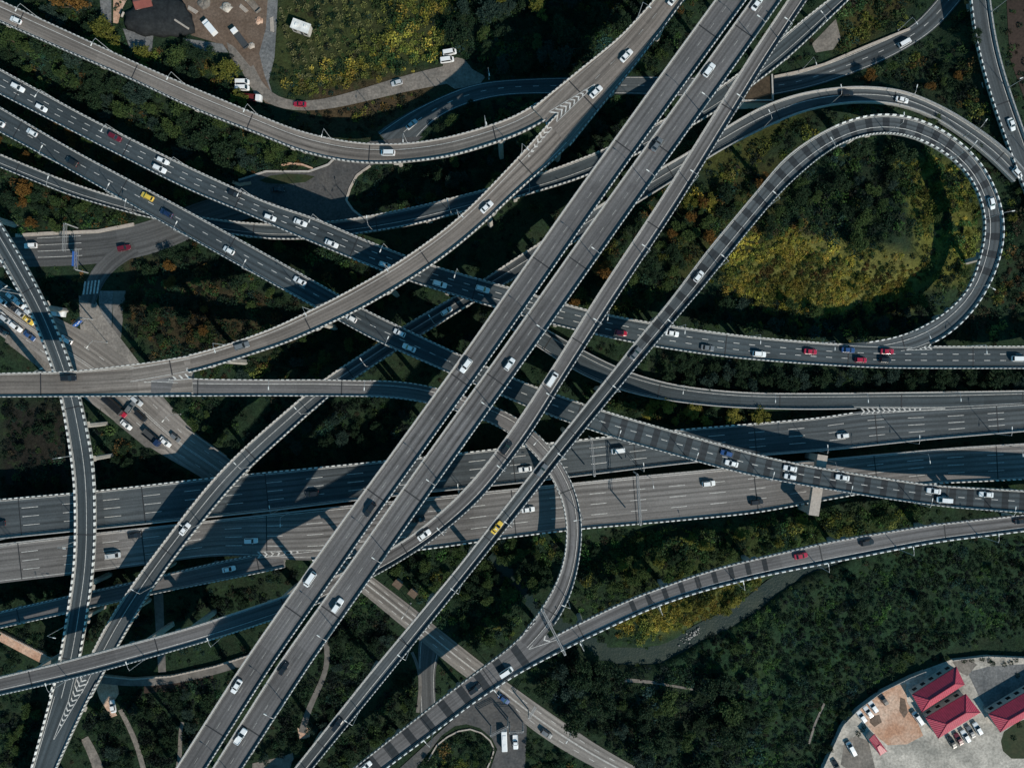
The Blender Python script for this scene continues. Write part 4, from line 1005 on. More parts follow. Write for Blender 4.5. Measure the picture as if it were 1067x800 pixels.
# ------------------------------------------------------------------ gantries and signs
M['sign_blue'] = plain('sign_blue', (.03, .11, .38), .5, .4, var=.05)
TW = .28
M['gantry_steel'] = plain('weathered_gantry_steel', (.22, .225, .23), .6, .3, .2)
def gantry(a, b, z, lab, h=6.6, sign=None, sides=2):
    A, B = W(*a, z+h), W(*b, z+h); e = empty('sign_gantry', ((A.x+B.x)/2, (A.y+B.y)/2, z)); tag(e, lab, 'gantry')
    o = -Vector(e.location); ax = (B-A).normalized(); pe = Vector((-ax.y, ax.x, 0)); L = (B-A).length
    mb = MB()
    for s in (-TW, TW):
        for dz in (-.45, .45): mb.tube(A+pe*s+Vector((0, 0, dz))+o, B+pe*s+Vector((0, 0, dz))+o, .09, n=5)
    n = int(L/1.3)
    for i in range(n+1):
        c = A+ax*(L*i/n); mb.tube(c+pe*TW+Vector((0, 0, .45))+o, c-pe*TW+Vector((0, 0, .45))+o, .06, n=4)
        if i < n:
            c2 = A+ax*(L*(i+1)/n); mb.tube(c+pe*TW+Vector((0, 0, .45))+o, c2-pe*TW+Vector((0, 0, .45))+o, .05, n=4)
    mb.build('truss_beam', M['gantry_steel'], e)
    for q in ([A, B] if sides == 2 else [A]):
        mb = MB(); mb.tube(Vector((q.x, q.y, z-.1))+o, q+o, .22, n=8); mb.build('post', M['steel'], e)
    for s0, s1, mt in (sign or []):
        mb = MB(); c = A+ax*(L*(s0+s1)/2)+pe*.6; mb.box(c+o-Vector((0, 0, 1.2)), L*(s1-s0), .12, 2.4, ax, 0)
        k = 3
        for j in range(k): mb.box(c+o+pe*.08+ax*(L*(s1-s0)*(-.3+.3*j))-Vector((0, 0, .1+.3*(j % 2))), L*(s1-s0)*.2, .03, .5, ax, 1)
        mb.build('sign_panel', [M[mt], M['rail_white']], e)
gantry((667.5, 547), (664, 494), 8, 'steel truss gantry spanning the lower highway carriageway')
gantry((619.5, 496), (616, 456), 8, 'steel truss gantry spanning the upper highway carriageway')
gantry((589, 682), (566, 637), 13.4, 'thin steel gantry spanning the fork of the riverside and hooked ramps')
gantry((79, 281), (80, 259), .2, 'cantilever gantry with blue sign panel over the boulevard lanes', sign=[(.15, .85, 'sign_blue')], sides=1)
gantry((68, 233), (66.5, 262), .2, 'plain cantilever gantry reaching over the boulevard from the upper kerb', sides=1)
gantry((84, 331), (76, 339), .2, 'small cantilever gantry with blue sign beside the curved street', sign=[(.2, .95, 'sign_blue')], sides=1)
gantry((511, 766), (529, 757), .2, 'white height gantry over the left lane at the bottom middle turning')
gantry((531, 763), (545, 762), .2, 'white height gantry over the right lane at the bottom middle turning')
gantry((551, 748), (558, 736), .2, 'steel cantilever gantry over the diagonal street at bottom middle', sides=1)
gantry((206, 430), (206.5, 413.5), 25-9, 'x', sides=1) if False else None

# ------------------------------------------------------------------ buildings
def roof_mat(name, c):
    m = NT(name); uv = m.coord('UV'); s = m.new('ShaderNodeSeparateXYZ'); m.lk(uv, s.inputs[0])
    rib = m.math('SINE', m.math('MULTIPLY', s.outputs[0], 9.0)); f = m.remap(rib, -1, 1, .8, 1.1)
    f = m.math('MULTIPLY', f, m.remap(m.noise(m.coord('Object'), .8, 4, .6), .3, .7, .82, 1.18))
    m.base(m.mul(c, f)); m.rough(.45, .6); m.bump(rib, .5, .05); return m.mat
M['roof_red'] = roof_mat('red_sheet_roof', (.33, .022, .050))
M['roof_rust'] = roof_mat('rusty_sheet_roof', (.20, .06, .045))
M['wall_pale'] = plain('pale_render_wall', (.42, .40, .37), .85, .2, var=.15)
M['roof_brown'] = sheet_noise('brown_roof_earth', (.040, .030, .020), (.060, .045, .030), .3)
def hip_hall(c, h, rise, lab, ends=(True, True), inset=.55):
    """c: TL, TR, BR, BL eave corners as survey positions at eave height"""
    P = [W(*q, h) for q in c]; o = sum(P, Vector())/4; e = empty('hall', (o.x, o.y, 0)); tag(e, lab, 'building')
    P = [p-Vector((o.x, o.y, 0)) for p in P]; TL, TR, BR, BL = P
    ml, mr = (TL+BL)/2, (TR+BR)/2; ax = (mr-ml).normalized(); wd = (TL-BL).length
    r0 = ml+ax*(wd*inset if ends[0] else 0)+Vector((0, 0, rise)); r1 = mr-ax*(wd*inset if ends[1] else 0)+Vector((0, 0, rise))
    mb = MB()
    def f(q):
        n = (q[1]-q[0]).normalized(); b = q[0]; mb.face(q, 0, uv=[((p-b).dot(n), (p-b).length) for p in q])
    f([BL, BR, r1, r0]); f([TR, TL, r0, r1]); f([TL, BL, r0]); f([BR, TR, r1])
    dn = Vector((0, 0, -.25))
    for a, b in ((BL, BR), (BR, TR), (TR, TL), (TL, BL)): mb.face([a+dn, b+dn, b, a], 0)
    mb.face([TL+dn, TR+dn, BR+dn, BL+dn], 1)
    rf = mb.build('roof', [M['roof_red'], M['wall_pale']], e)
    rg = MB(); rg.tube(r0+Vector((0, 0, .03)), r1+Vector((0, 0, .03)), .14, n=6)
    for a, b in ((r0, TL), (r0, BL), (r1, TR), (r1, BR)): rg.tube(a+Vector((0, 0, .03)), b+Vector((0, 0, .03)), .11, n=5)
    rg.build('ridge_cap', M['roof_red'], rf)
    k = .93; w = MB(); C = (TL+TR+BR+BL)/4; Q = [C+(p-C)*k for p in (BL, BR, TR, TL)]; lo = [Vector((p.x, p.y, -.1)) for p in Q]; hi = [p+Vector((0, 0, -.24)) for p in Q]
    for i in range(4): w.face([lo[i], lo[(i+1) % 4], hi[(i+1) % 4], hi[i]])
    w.build('wall', M['wall_pale'], e)
    for i in range(4):
        a, b = lo[i], lo[(i+1) % 4]; L = (b-a).length; t = (b-a)/L; n = Vector((t.y, -t.x, 0)); k = int(L/3.2)
        for j in range(k):
            for z0 in ((1.0, 4.0) if h > 6 else (1.0,)):
                m2 = MB(); m2.box(a+t*(L*(j+.5)/k)+n*.03+Vector((0, 0, z0)), 1.5, .08, 1.3, t); m2.build('window', M['glass'], e)
    return e
zb = lambda *a: [(867+x*200/1067, 650+y*150/800) for x, y in a]
hip_hall(zb((445, 392), (692, 236), (738, 335), (500, 488)), 3.7, 1.9, 'upper of two parallel red hip roofed halls in the compound')
hip_hall(zb((520, 520), (745, 388), (826, 490), (590, 635)), 3.7, 2.0, 'lower of two parallel red hip roofed halls, cars parked along its front')
hip_hall(zb((870, 500), (1180, 318), (1250, 420), (935, 600)), 3.7, 2.0, 'red hip roofed hall cut off by the right edge')
hip_hall(zb((206, 640), (236, 610), (306, 706), (268, 730)), 3.2, .4, 'small shed with plain red roof at the left of the compound', inset=.1)
# flat earth-covered slab roofing the tunnel road
def slab():
    C = [W(x, y, 6) for x, y in ((804, 78), (805, 105), (772, 105.5), (778, 88))]; o = sum(C, Vector())/4; e = empty('tunnel_portal', (o.x, o.y, 0)); tag(e, 'brown flat roofed tunnel portal where the road passes under the straight ramp', 'tunnel portal')
    P = [p-Vector((o.x, o.y, 0)) for p in C]; mb = MB()
    d = Vector((0, 0, -1.2)); Q = P[::-1]; mb.face(Q); mb.face([p+d for p in P])
    for i in range(4): mb.face([Q[i]+d, Q[(i+1) % 4]+d, Q[(i+1) % 4], Q[i]])
    mb.build('roof', M['roof_brown'], e)
    p2 = MB()
    for a, b in ((P[0], P[1]), (P[1], P[2])):
        t = (b-a).normalized(); p2.box((a+b)/2+Vector((0, 0, .002)), (b-a).length, .5, .5, t)
    p2.build('parapet', M['rail_grey'], e)
    for a, b in ((P[1], P[2]), (P[0], P[3])):
        w = MB(); t = (b-a).normalized(); m = (a+b)/2; w.box(Vector((m.x, m.y, -.5)), (b-a).length-.6, .5, 5.3, t)
        w.build('side_wall', M['wall_pale'], e)
slab()
# site hut above the nursery
def hut():
    c = W(313, 27, 3); e = empty('site_hut', (c.x, c.y, 0), R(-20)); tag(e, 'white flat roofed site hut at the left side of the nursery', 'hut')
    mb = MB(); mb.box((0, 0, -.2), 6, 3.0, 3.0); mb.build('wall', M['wall_pale'], e)
    mb = MB(); mb.box((0, 0, 2.8), 6.4, 3.4, .18); mb.box((-1.2, 0, 2.98), 1.2, .9, .35); mb.box((1.6, .5, 2.98), .9, .8, .3); mb.build('roof', M['rail_white'], e)
    mb = MB(); mb.box((.5, -1.53, 0), .9, .06, 2.0); mb.build('door', M['rail_dark'], e)
    for x in (-1.8, 2.0): mb = MB(); mb.box((x, -1.53, .9), 1.1, .06, 1.0); mb.build('window', M['glass'], e)
hut()
# walls and fences
def wall_run(name, P, h, th, mat, lab, cat, z=0.0, posts=None):
    P = resample(pts(P), 40); Q = [W(x, y, 0) for x, y in P]; o = Q[0]; e = empty(name, (o.x, o.y, 0)); tag(e, lab, cat)
    mb = MB(); secs = []
    for i, q in enumerate(Q):
        t = (Q[min(i+1, len(Q)-1)]-Q[max(i-1, 0)]).normalized(); n = Vector((-t.y, t.x, 0))*th/2; q = q-o
        gz = z-.3; secs.append([q-n+Vector((0, 0, gz)), q+n+Vector((0, 0, gz)), q+n+Vector((0, 0, h)), q-n+Vector((0, 0, h))])
    mb.loft(secs); mb.build('wall_panel', M[mat], e)
    if posts:
        pm = MB(); pm.box((0, 0, -.3), .3, .3, h+.45); pm = pm.mesh('post', [M['rail_grey']])
        for i in range(0, len(Q), posts): link('post', pm, e, Q[i]-o)
    return e
wall_run('boundary_wall', F(853,803, 876,753, 892,736.5, 916,718.5, 946,703.5, 961,697.5), 1.9, .14, 'rail_grey', 'pale curved wall along the upper left side of the compound', 'wall', posts=3)
wall_run('boundary_wall', F(991,686, 1026,682, 1070,684), 1.6, .14, 'rail_grey', 'pale low wall along the top side of the compound', 'wall', posts=3)
wall_run('retaining_wall', F(106,702.5, 140,706, 180,703, 225,693, 262,681), 1.2, .5, 'kerb', 'long pale retaining wall with posts below the left end of the straight ramp', 'retaining wall', posts=1)
wall_run('retaining_wall', F(2,657, 30,671, 62,687), 1.2, .5, 'dirt_and_warm_light', 'orange lit retaining wall beside the track at the left edge', 'retaining wall', posts=1)  # the orange light on this wall is put into its colour
wall_run('retaining_wall', F(196,446.5, 215,460, 236,475), .9, .35, 'kerb', 'low dashed wall along the upper side of the diagonal street', 'wall', posts=1)
wall_run('retaining_wall', F(17,245.5, 60,243, 102,241.5, 140,234), .5, 1.1, 'kerb', 'broad pale kerb wall along the top of the boulevard', 'wall', posts=None)
wall_run('retaining_wall', F(806,81, 830,76, 858,68, 905,48, 947,31), .8, .7, 'kerb', 'pale pinkish wall along the upper side of the tunnel road', 'wall', posts=None)
wall_run('kerb_wall', F(386,173, 372,183, 365,196, 361,209, 368,219, 378,227), .45, .7, 'kerb', 'curved pale kerb wall at the right side of the plaza under the ramps', 'wall')
wall_run('kerb_wall', F(249,188, 262,184, 277,179, 322,179, 342,172, 350,164), .45, .6, 'rail_grey', 'pale kerb wall along the top of the plaza under the ramps', 'wall')
wall_run('kerb_wall', F(294,173, 303,171, 315,172, 326,176), .9, .5, 'dirt_and_warm_light', 'short pale wall tinted by orange sunlight on the slope above the plaza', 'wall')  # pale wall, orange sunlight put into its colour
wall_run('kerb_wall', F(262,191, 250,193, 243,190), .6, 1.0, 'dirt_and_warm_light', 'short orange wall at the left tip of the plaza beside the upper dark viaduct', 'wall')
wall_run('kerb_wall', F(443,797, 455,776, 466,767, 478,761, 490,759, 502,763, 511,771, 515,780, 512,790, 508,799), .35, .45, 'kerb', 'pale kerb round the island inside the turning loop at bottom middle', 'kerb')
def pile(px, py, r, h, mat, lab, seed):
    rnd = random.Random(seed); c = W(px, py, 0); e = empty('material_pile', (c.x, c.y, .05)); tag(e, lab, 'pile', 'piles of material in the brown yard'); mb = MB(); rings = []
    for k, z in ((1, -.1), (.8, .35), (.55, .6), (.3, .72), (.1, .75)): rings.append([Vector((r*k*math.cos(a*.628)*rnd.uniform(.6, 1.35), r*k*math.sin(a*.628)*rnd.uniform(.6, 1.1), z*h*rnd.uniform(.7, 1.15))) for a in range(10)])
    mb.loft(rings); mb.build('heap', M[mat], e)
pile(214, 3, 2.6, 1.6, 'dirt_pale', 'pale sand pile at the top edge of the brown yard', 1)
pile(236, 8, 2.0, 1.2, 'yard_concrete', 'grey rubble pile right of the sand pile in the brown yard', 2)
pile(270, 22, 1.6, 1.0, 'dirt_and_warm_light', 'small orange earth pile at the right side of the brown yard', 3)
pile(262, 48, 1.4, .8, 'kerb', 'small pale rubble pile beside the grey flatbed truck', 4)
for i, (a, b, lab) in enumerate((((196, 8), (206, 14), 'pale timber bundle lying left of the white box truck'), ((250, 6), (258, 13), 'pale timber bundle lying near the tan truck'), ((283, 18), (284, 34), 'long pale timber bundle on the paving left of the site hut'))):
    A, B = W(*a, 0), W(*b, 0); e = empty('timber_bundle', A); tag(e, lab, 'timber', 'timber bundles in the brown yard')
    t = (B-A).normalized(); n = Vector((-t.y, t.x, 0)); mb = MB()
    for k in range(4): mb.box((B-A)/2+n*(.32*(k-1.5))+Vector((0, 0, .05+.08*(k % 2))), (B-A).length*(.85+.05*k), .26, .25, t)
    mb.build('planks', M['kerb'], e)
# dark covered heap in the construction yard
def heap():
    m = sheet_noise('dark_tarpaulin', (.012, .014, .016), (.022, .025, .027), .4)
    P = pts(F(130,15, 145,2, 165,-6, 190,0, 198,12, 205,30, 200,38, 175,39, 146,38, 128,28)); c = P.mean(0); o = W(*c, 0); e = empty('covered_heap', o); tag(e, 'big heap under dark tarpaulin at the left of the brown yard', 'heap')
    mb = MB(); rings = []
    for k, h in ((1.0, -.1), (.9, 1.3), (.72, 2.2), (.45, 2.9), (.18, 3.1)):
        rings.append([W(*(c+(p-c)*k*(1+.05*math.sin(i*2.3+k*9))), 0)-o+Vector((0, 0, h)) for i, p in enumerate(resample(np.vstack([P, P[:1]]), 31)[:-1])][::-1])
    mb.loft(rings); mb.build('tarpaulin', m, e, smooth=True)
    for k, (a, b) in enumerate([((165, 19), (171, 12)), ((186, 25), (200, 34)), ((131, 22), (133, 17))]):
        q = MB(); A, B = W(*a, 0)-o, W(*b, 0)-o; q.tube(A+Vector((0, 0, 2.6)), B+Vector((0, 0, 2.5)), .35, n=6); q.build('weight_bag', M['kerb'], e)
heap()
def shed_roof():
    c = W(148, 1, 3.5); e = empty('site_shed', (c.x, c.y, 0), R(12)); tag(e, 'shed with rusty red roof at the top edge above the dark heap', 'shed')
    mb = MB(); mb.box((0, 0, -.1), 5.6, 4, 3.2); mb.build('wall', M['wall_pale'], e)
    mb = MB(); mb.face([(-3, -2.3, 3.1), (3, -2.3, 3.1), (3, 0, 3.9), (-3, 0, 3.9)]); mb.face([(-3, 0, 3.9), (3, 0, 3.9), (3, 2.3, 3.1), (-3, 2.3, 3.1)]); mb.face([(-3, 2.3, 3.09), (3, 2.3, 3.09), (3, -2.3, 3.09), (-3, -2.3, 3.09)])
    mb.face([(3, -2.3, 3.1), (3, 2.3, 3.1), (3, 0, 3.9)]); mb.face([(-3, 2.3, 3.1), (-3, -2.3, 3.1), (-3, 0, 3.9)])
    mb.build('roof', M['roof_rust'], e)
shed_roof()
def weir():
    o = W(720, 664, 0); e = empty('weir', (o.x, o.y, -1.6)); tag(e, 'low weir of pale stones across the river beside the bright bushes', 'weir')
    rnd = random.Random(4); mb = MB()
    A, B = W(711, 672, 0)-o, W(729, 657, 0)-o
    for i in range(46):
        t = rnd.random(); c = A+(B-A)*t+Vector((rnd.uniform(-1.3, 1.3), rnd.uniform(-1.3, 1.3), -.35)); s = rnd.uniform(.3, .95)
        mb.box(c, s, s*rnd.uniform(.6, 1), .4+s*.5, (rnd.uniform(-1, 1), rnd.uniform(-1, 1)), 0, .6)
    mb.build('stones', M['concrete'], e)
weir()
def hutlets():
    for (px, py, lab) in ((414, 609, 'small brown roofed hut, upper of two in the bushes beside the diagonal street'), (430, 618.5, 'small brown roofed hut, lower of two in the bushes beside the diagonal street')):
        c = W(px, py, 2.6); e = empty('garden_hut', (c.x, c.y, 0), R(-38)); tag(e, lab, 'hut', 'huts beside the diagonal street')
        mb = MB(); mb.box((0, 0, -1.2), 2.3, 1.8, 3.6); mb.build('wall', M['wall_pale'], e)
        mb = MB(); mb.face([(-1.5, -1.2, 2.35), (1.5, -1.2, 2.35), (1.5, 1.2, 2.75), (-1.5, 1.2, 2.75)]); mb.face([(-1.5, 1.2, 2.6), (1.5, 1.2, 2.6), (1.5, -1.2, 2.2), (-1.5, -1.2, 2.2)]); mb.build('roof', M['dirt_brown'], e)
hutlets()
# ------------------------------------------------------------------ vegetation
def leaf_mat(name, c, c2=None, attr=False):
    m = NT(name); oi = m.new('ShaderNodeObjectInfo')
    if attr: col = m.new('ShaderNodeVertexColor', layer_name='tint').outputs[0]
    else:
        a = m.new('ShaderNodeVertexColor', layer_name='leaf').outputs[0]; s = m.new('ShaderNodeSeparateColor'); m.lk(a, s.inputs[0])
        f = m.math('ADD', m.math('MULTIPLY', s.outputs[0], .75), m.math('MULTIPLY', oi.outputs['Random'], .45))
        col = m.mix(m.math('SUBTRACT', f, .1), c, c2)
    m.base(col); m.rough(.75, .15)
    tr = m.new('ShaderNodeBsdfTranslucent'); m.lk(col, tr.inputs[0]); mx = m.new('ShaderNodeMixShader'); mx.inputs[0].default_value = .3
    m.lk(m.b.outputs[0], mx.inputs[1]); m.lk(tr.outputs[0], mx.inputs[2]); m.lk(mx.outputs[0], m.n['Material Output'].inputs[0])
    return m.mat
LEAF = dict(dark=leaf_mat('dark_green_leaves', (.009, .022, .013), (.024, .048, .021)), mid=leaf_mat('mid_green_leaves', (.023, .048, .017), (.062, .094, .028)),
            olive=leaf_mat('olive_leaves', (.070, .082, .018), (.155, .155, .030)), yellow=leaf_mat('yellow_leaves', (.115, .118, .024), (.25, .225, .045)),
            orange=leaf_mat('orange_brown_leaves', (.075, .042, .013), (.165, .088, .022)), teal=leaf_mat('grey_green_leaves', (.014, .032, .026), (.034, .060, .046)))
M['bark'] = plain('bark', (.07, .055, .04), .9, .1)
def quads(C, size, up, rng, colr, aspect=.75):
    """one small leaf spray per row of C"""
    n = len(C); N = rng.normal(size=(n, 3)); N[:, 2] = np.abs(N[:, 2])+up; N /= np.linalg.norm(N, axis=1)[:, None]
    A = np.cross(N, rng.normal(size=(n, 3))); A /= np.linalg.norm(A, axis=1)[:, None]+1e-9; B = np.cross(N, A)
    s = size[:, None] if isinstance(size, np.ndarray) else size
    V = np.stack([C-A*s, C-B*s*aspect, C+A*s, C+B*s*aspect], 1).reshape(-1, 3)
    return V, np.repeat(colr, 4, axis=0)
def quad_mesh(name, V, colr, mat, attr):
    n = len(V)//4; me = bpy.data.meshes.new(name); me.vertices.add(len(V)); me.vertices.foreach_set('co', V.astype(np.float32).ravel())
    me.loops.add(len(V)); me.loops.foreach_set('vertex_index', np.arange(len(V), dtype=np.int32))
    me.polygons.add(n); me.polygons.foreach_set('loop_start', np.arange(0, len(V), 4, dtype=np.int32)); me.polygons.foreach_set('loop_total', np.full(n, 4, dtype=np.int32))
    at = me.color_attributes.new(attr, 'FLOAT_COLOR', 'POINT'); at.data.foreach_set('color', np.c_[colr, np.ones(len(colr))].astype(np.float32).ravel())
    me.materials.append(mat); me.update(calc_edges=True); me.validate(); return me
def crown(kind, seed, clumps=90, per=20):
    """unit crown: radius 1, from z .35 to about 1.7, uneven lobes made of leaf sprays"""
    rng = np.random.default_rng(seed)
    lob = rng.normal(size=(7, 3)); lob[:, 2] *= .5; lob /= np.linalg.norm(lob, axis=1)[:, None]; lob *= rng.uniform(.35, .75, (7, 1)); lob[:, 2] = lob[:, 2]*.7+1.05
    C = []
    for i in range(clumps):
        b = lob[rng.integers(7)]; d = rng.normal(size=3); d /= np.linalg.norm(d); d[2] = abs(d[2])*.9-.15
        C.append(b+d*rng.uniform(.25, .52))
    C = np.array(C); f = rng.uniform(0, 1, clumps)
    P = np.repeat(C, per, 0)+rng.normal(size=(clumps*per, 3))*.095
    t = np.clip(np.repeat(f, per)+rng.normal(size=clumps*per)*.18, 0, 1)
    V, c = quads(P, rng.uniform(.038, .085, len(P)), .5, rng, np.c_[t, t, t])
    return quad_mesh('crown', V, c, LEAF[kind], 'leaf')
CROWN = {k: [crown(k, 31*i+j) for j in range(3)] for i, k in enumerate(LEAF)}
def trunk_mesh(seed):
    rnd = random.Random(seed); mb = MB(); mb.tube((0, 0, -.25), (0, 0, .7), .07, .05, 7)
    for i in range(5):
        a = 6.283*i/5+rnd.uniform(-.4, .4); mb.tube((0, 0, .45+.06*i), (.45*math.cos(a), .45*math.sin(a), 1.0+rnd.uniform(-.1, .15)), .035, .012, 5)
    mb.tube((0, 0, .7), (.05, .03, 1.3), .05, .015, 6); return mb.mesh('trunk', [M['bark']])
TRUNK = [trunk_mesh(i) for i in range(3)]
KNAME = dict(dark='dark green', mid='mid green', olive='olive green', yellow='yellow', orange='orange brown', teal='grey green')
def tree(kind, px, py, rad, zone): SPOTS.append((kind, px, py, rad*random.uniform(.95, 1.05), zone))
def plant(kind, px, py, rad, zone):
    x, y, _ = W(px, py, 0); gz = float(ground_z(np.array([x]), np.array([y]))[0])
    e = empty('tree', (x, y, gz), random.uniform(0, 6.28)); e.scale = (rad, rad, rad*random.uniform(.85, 1.1))
    link('crown', random.choice(CROWN[kind]), e); link('trunk', random.choice(TRUNK), e)
    TREES.append([e, kind, zone, px, rad]); return e
SPOTS = []
TREES = []
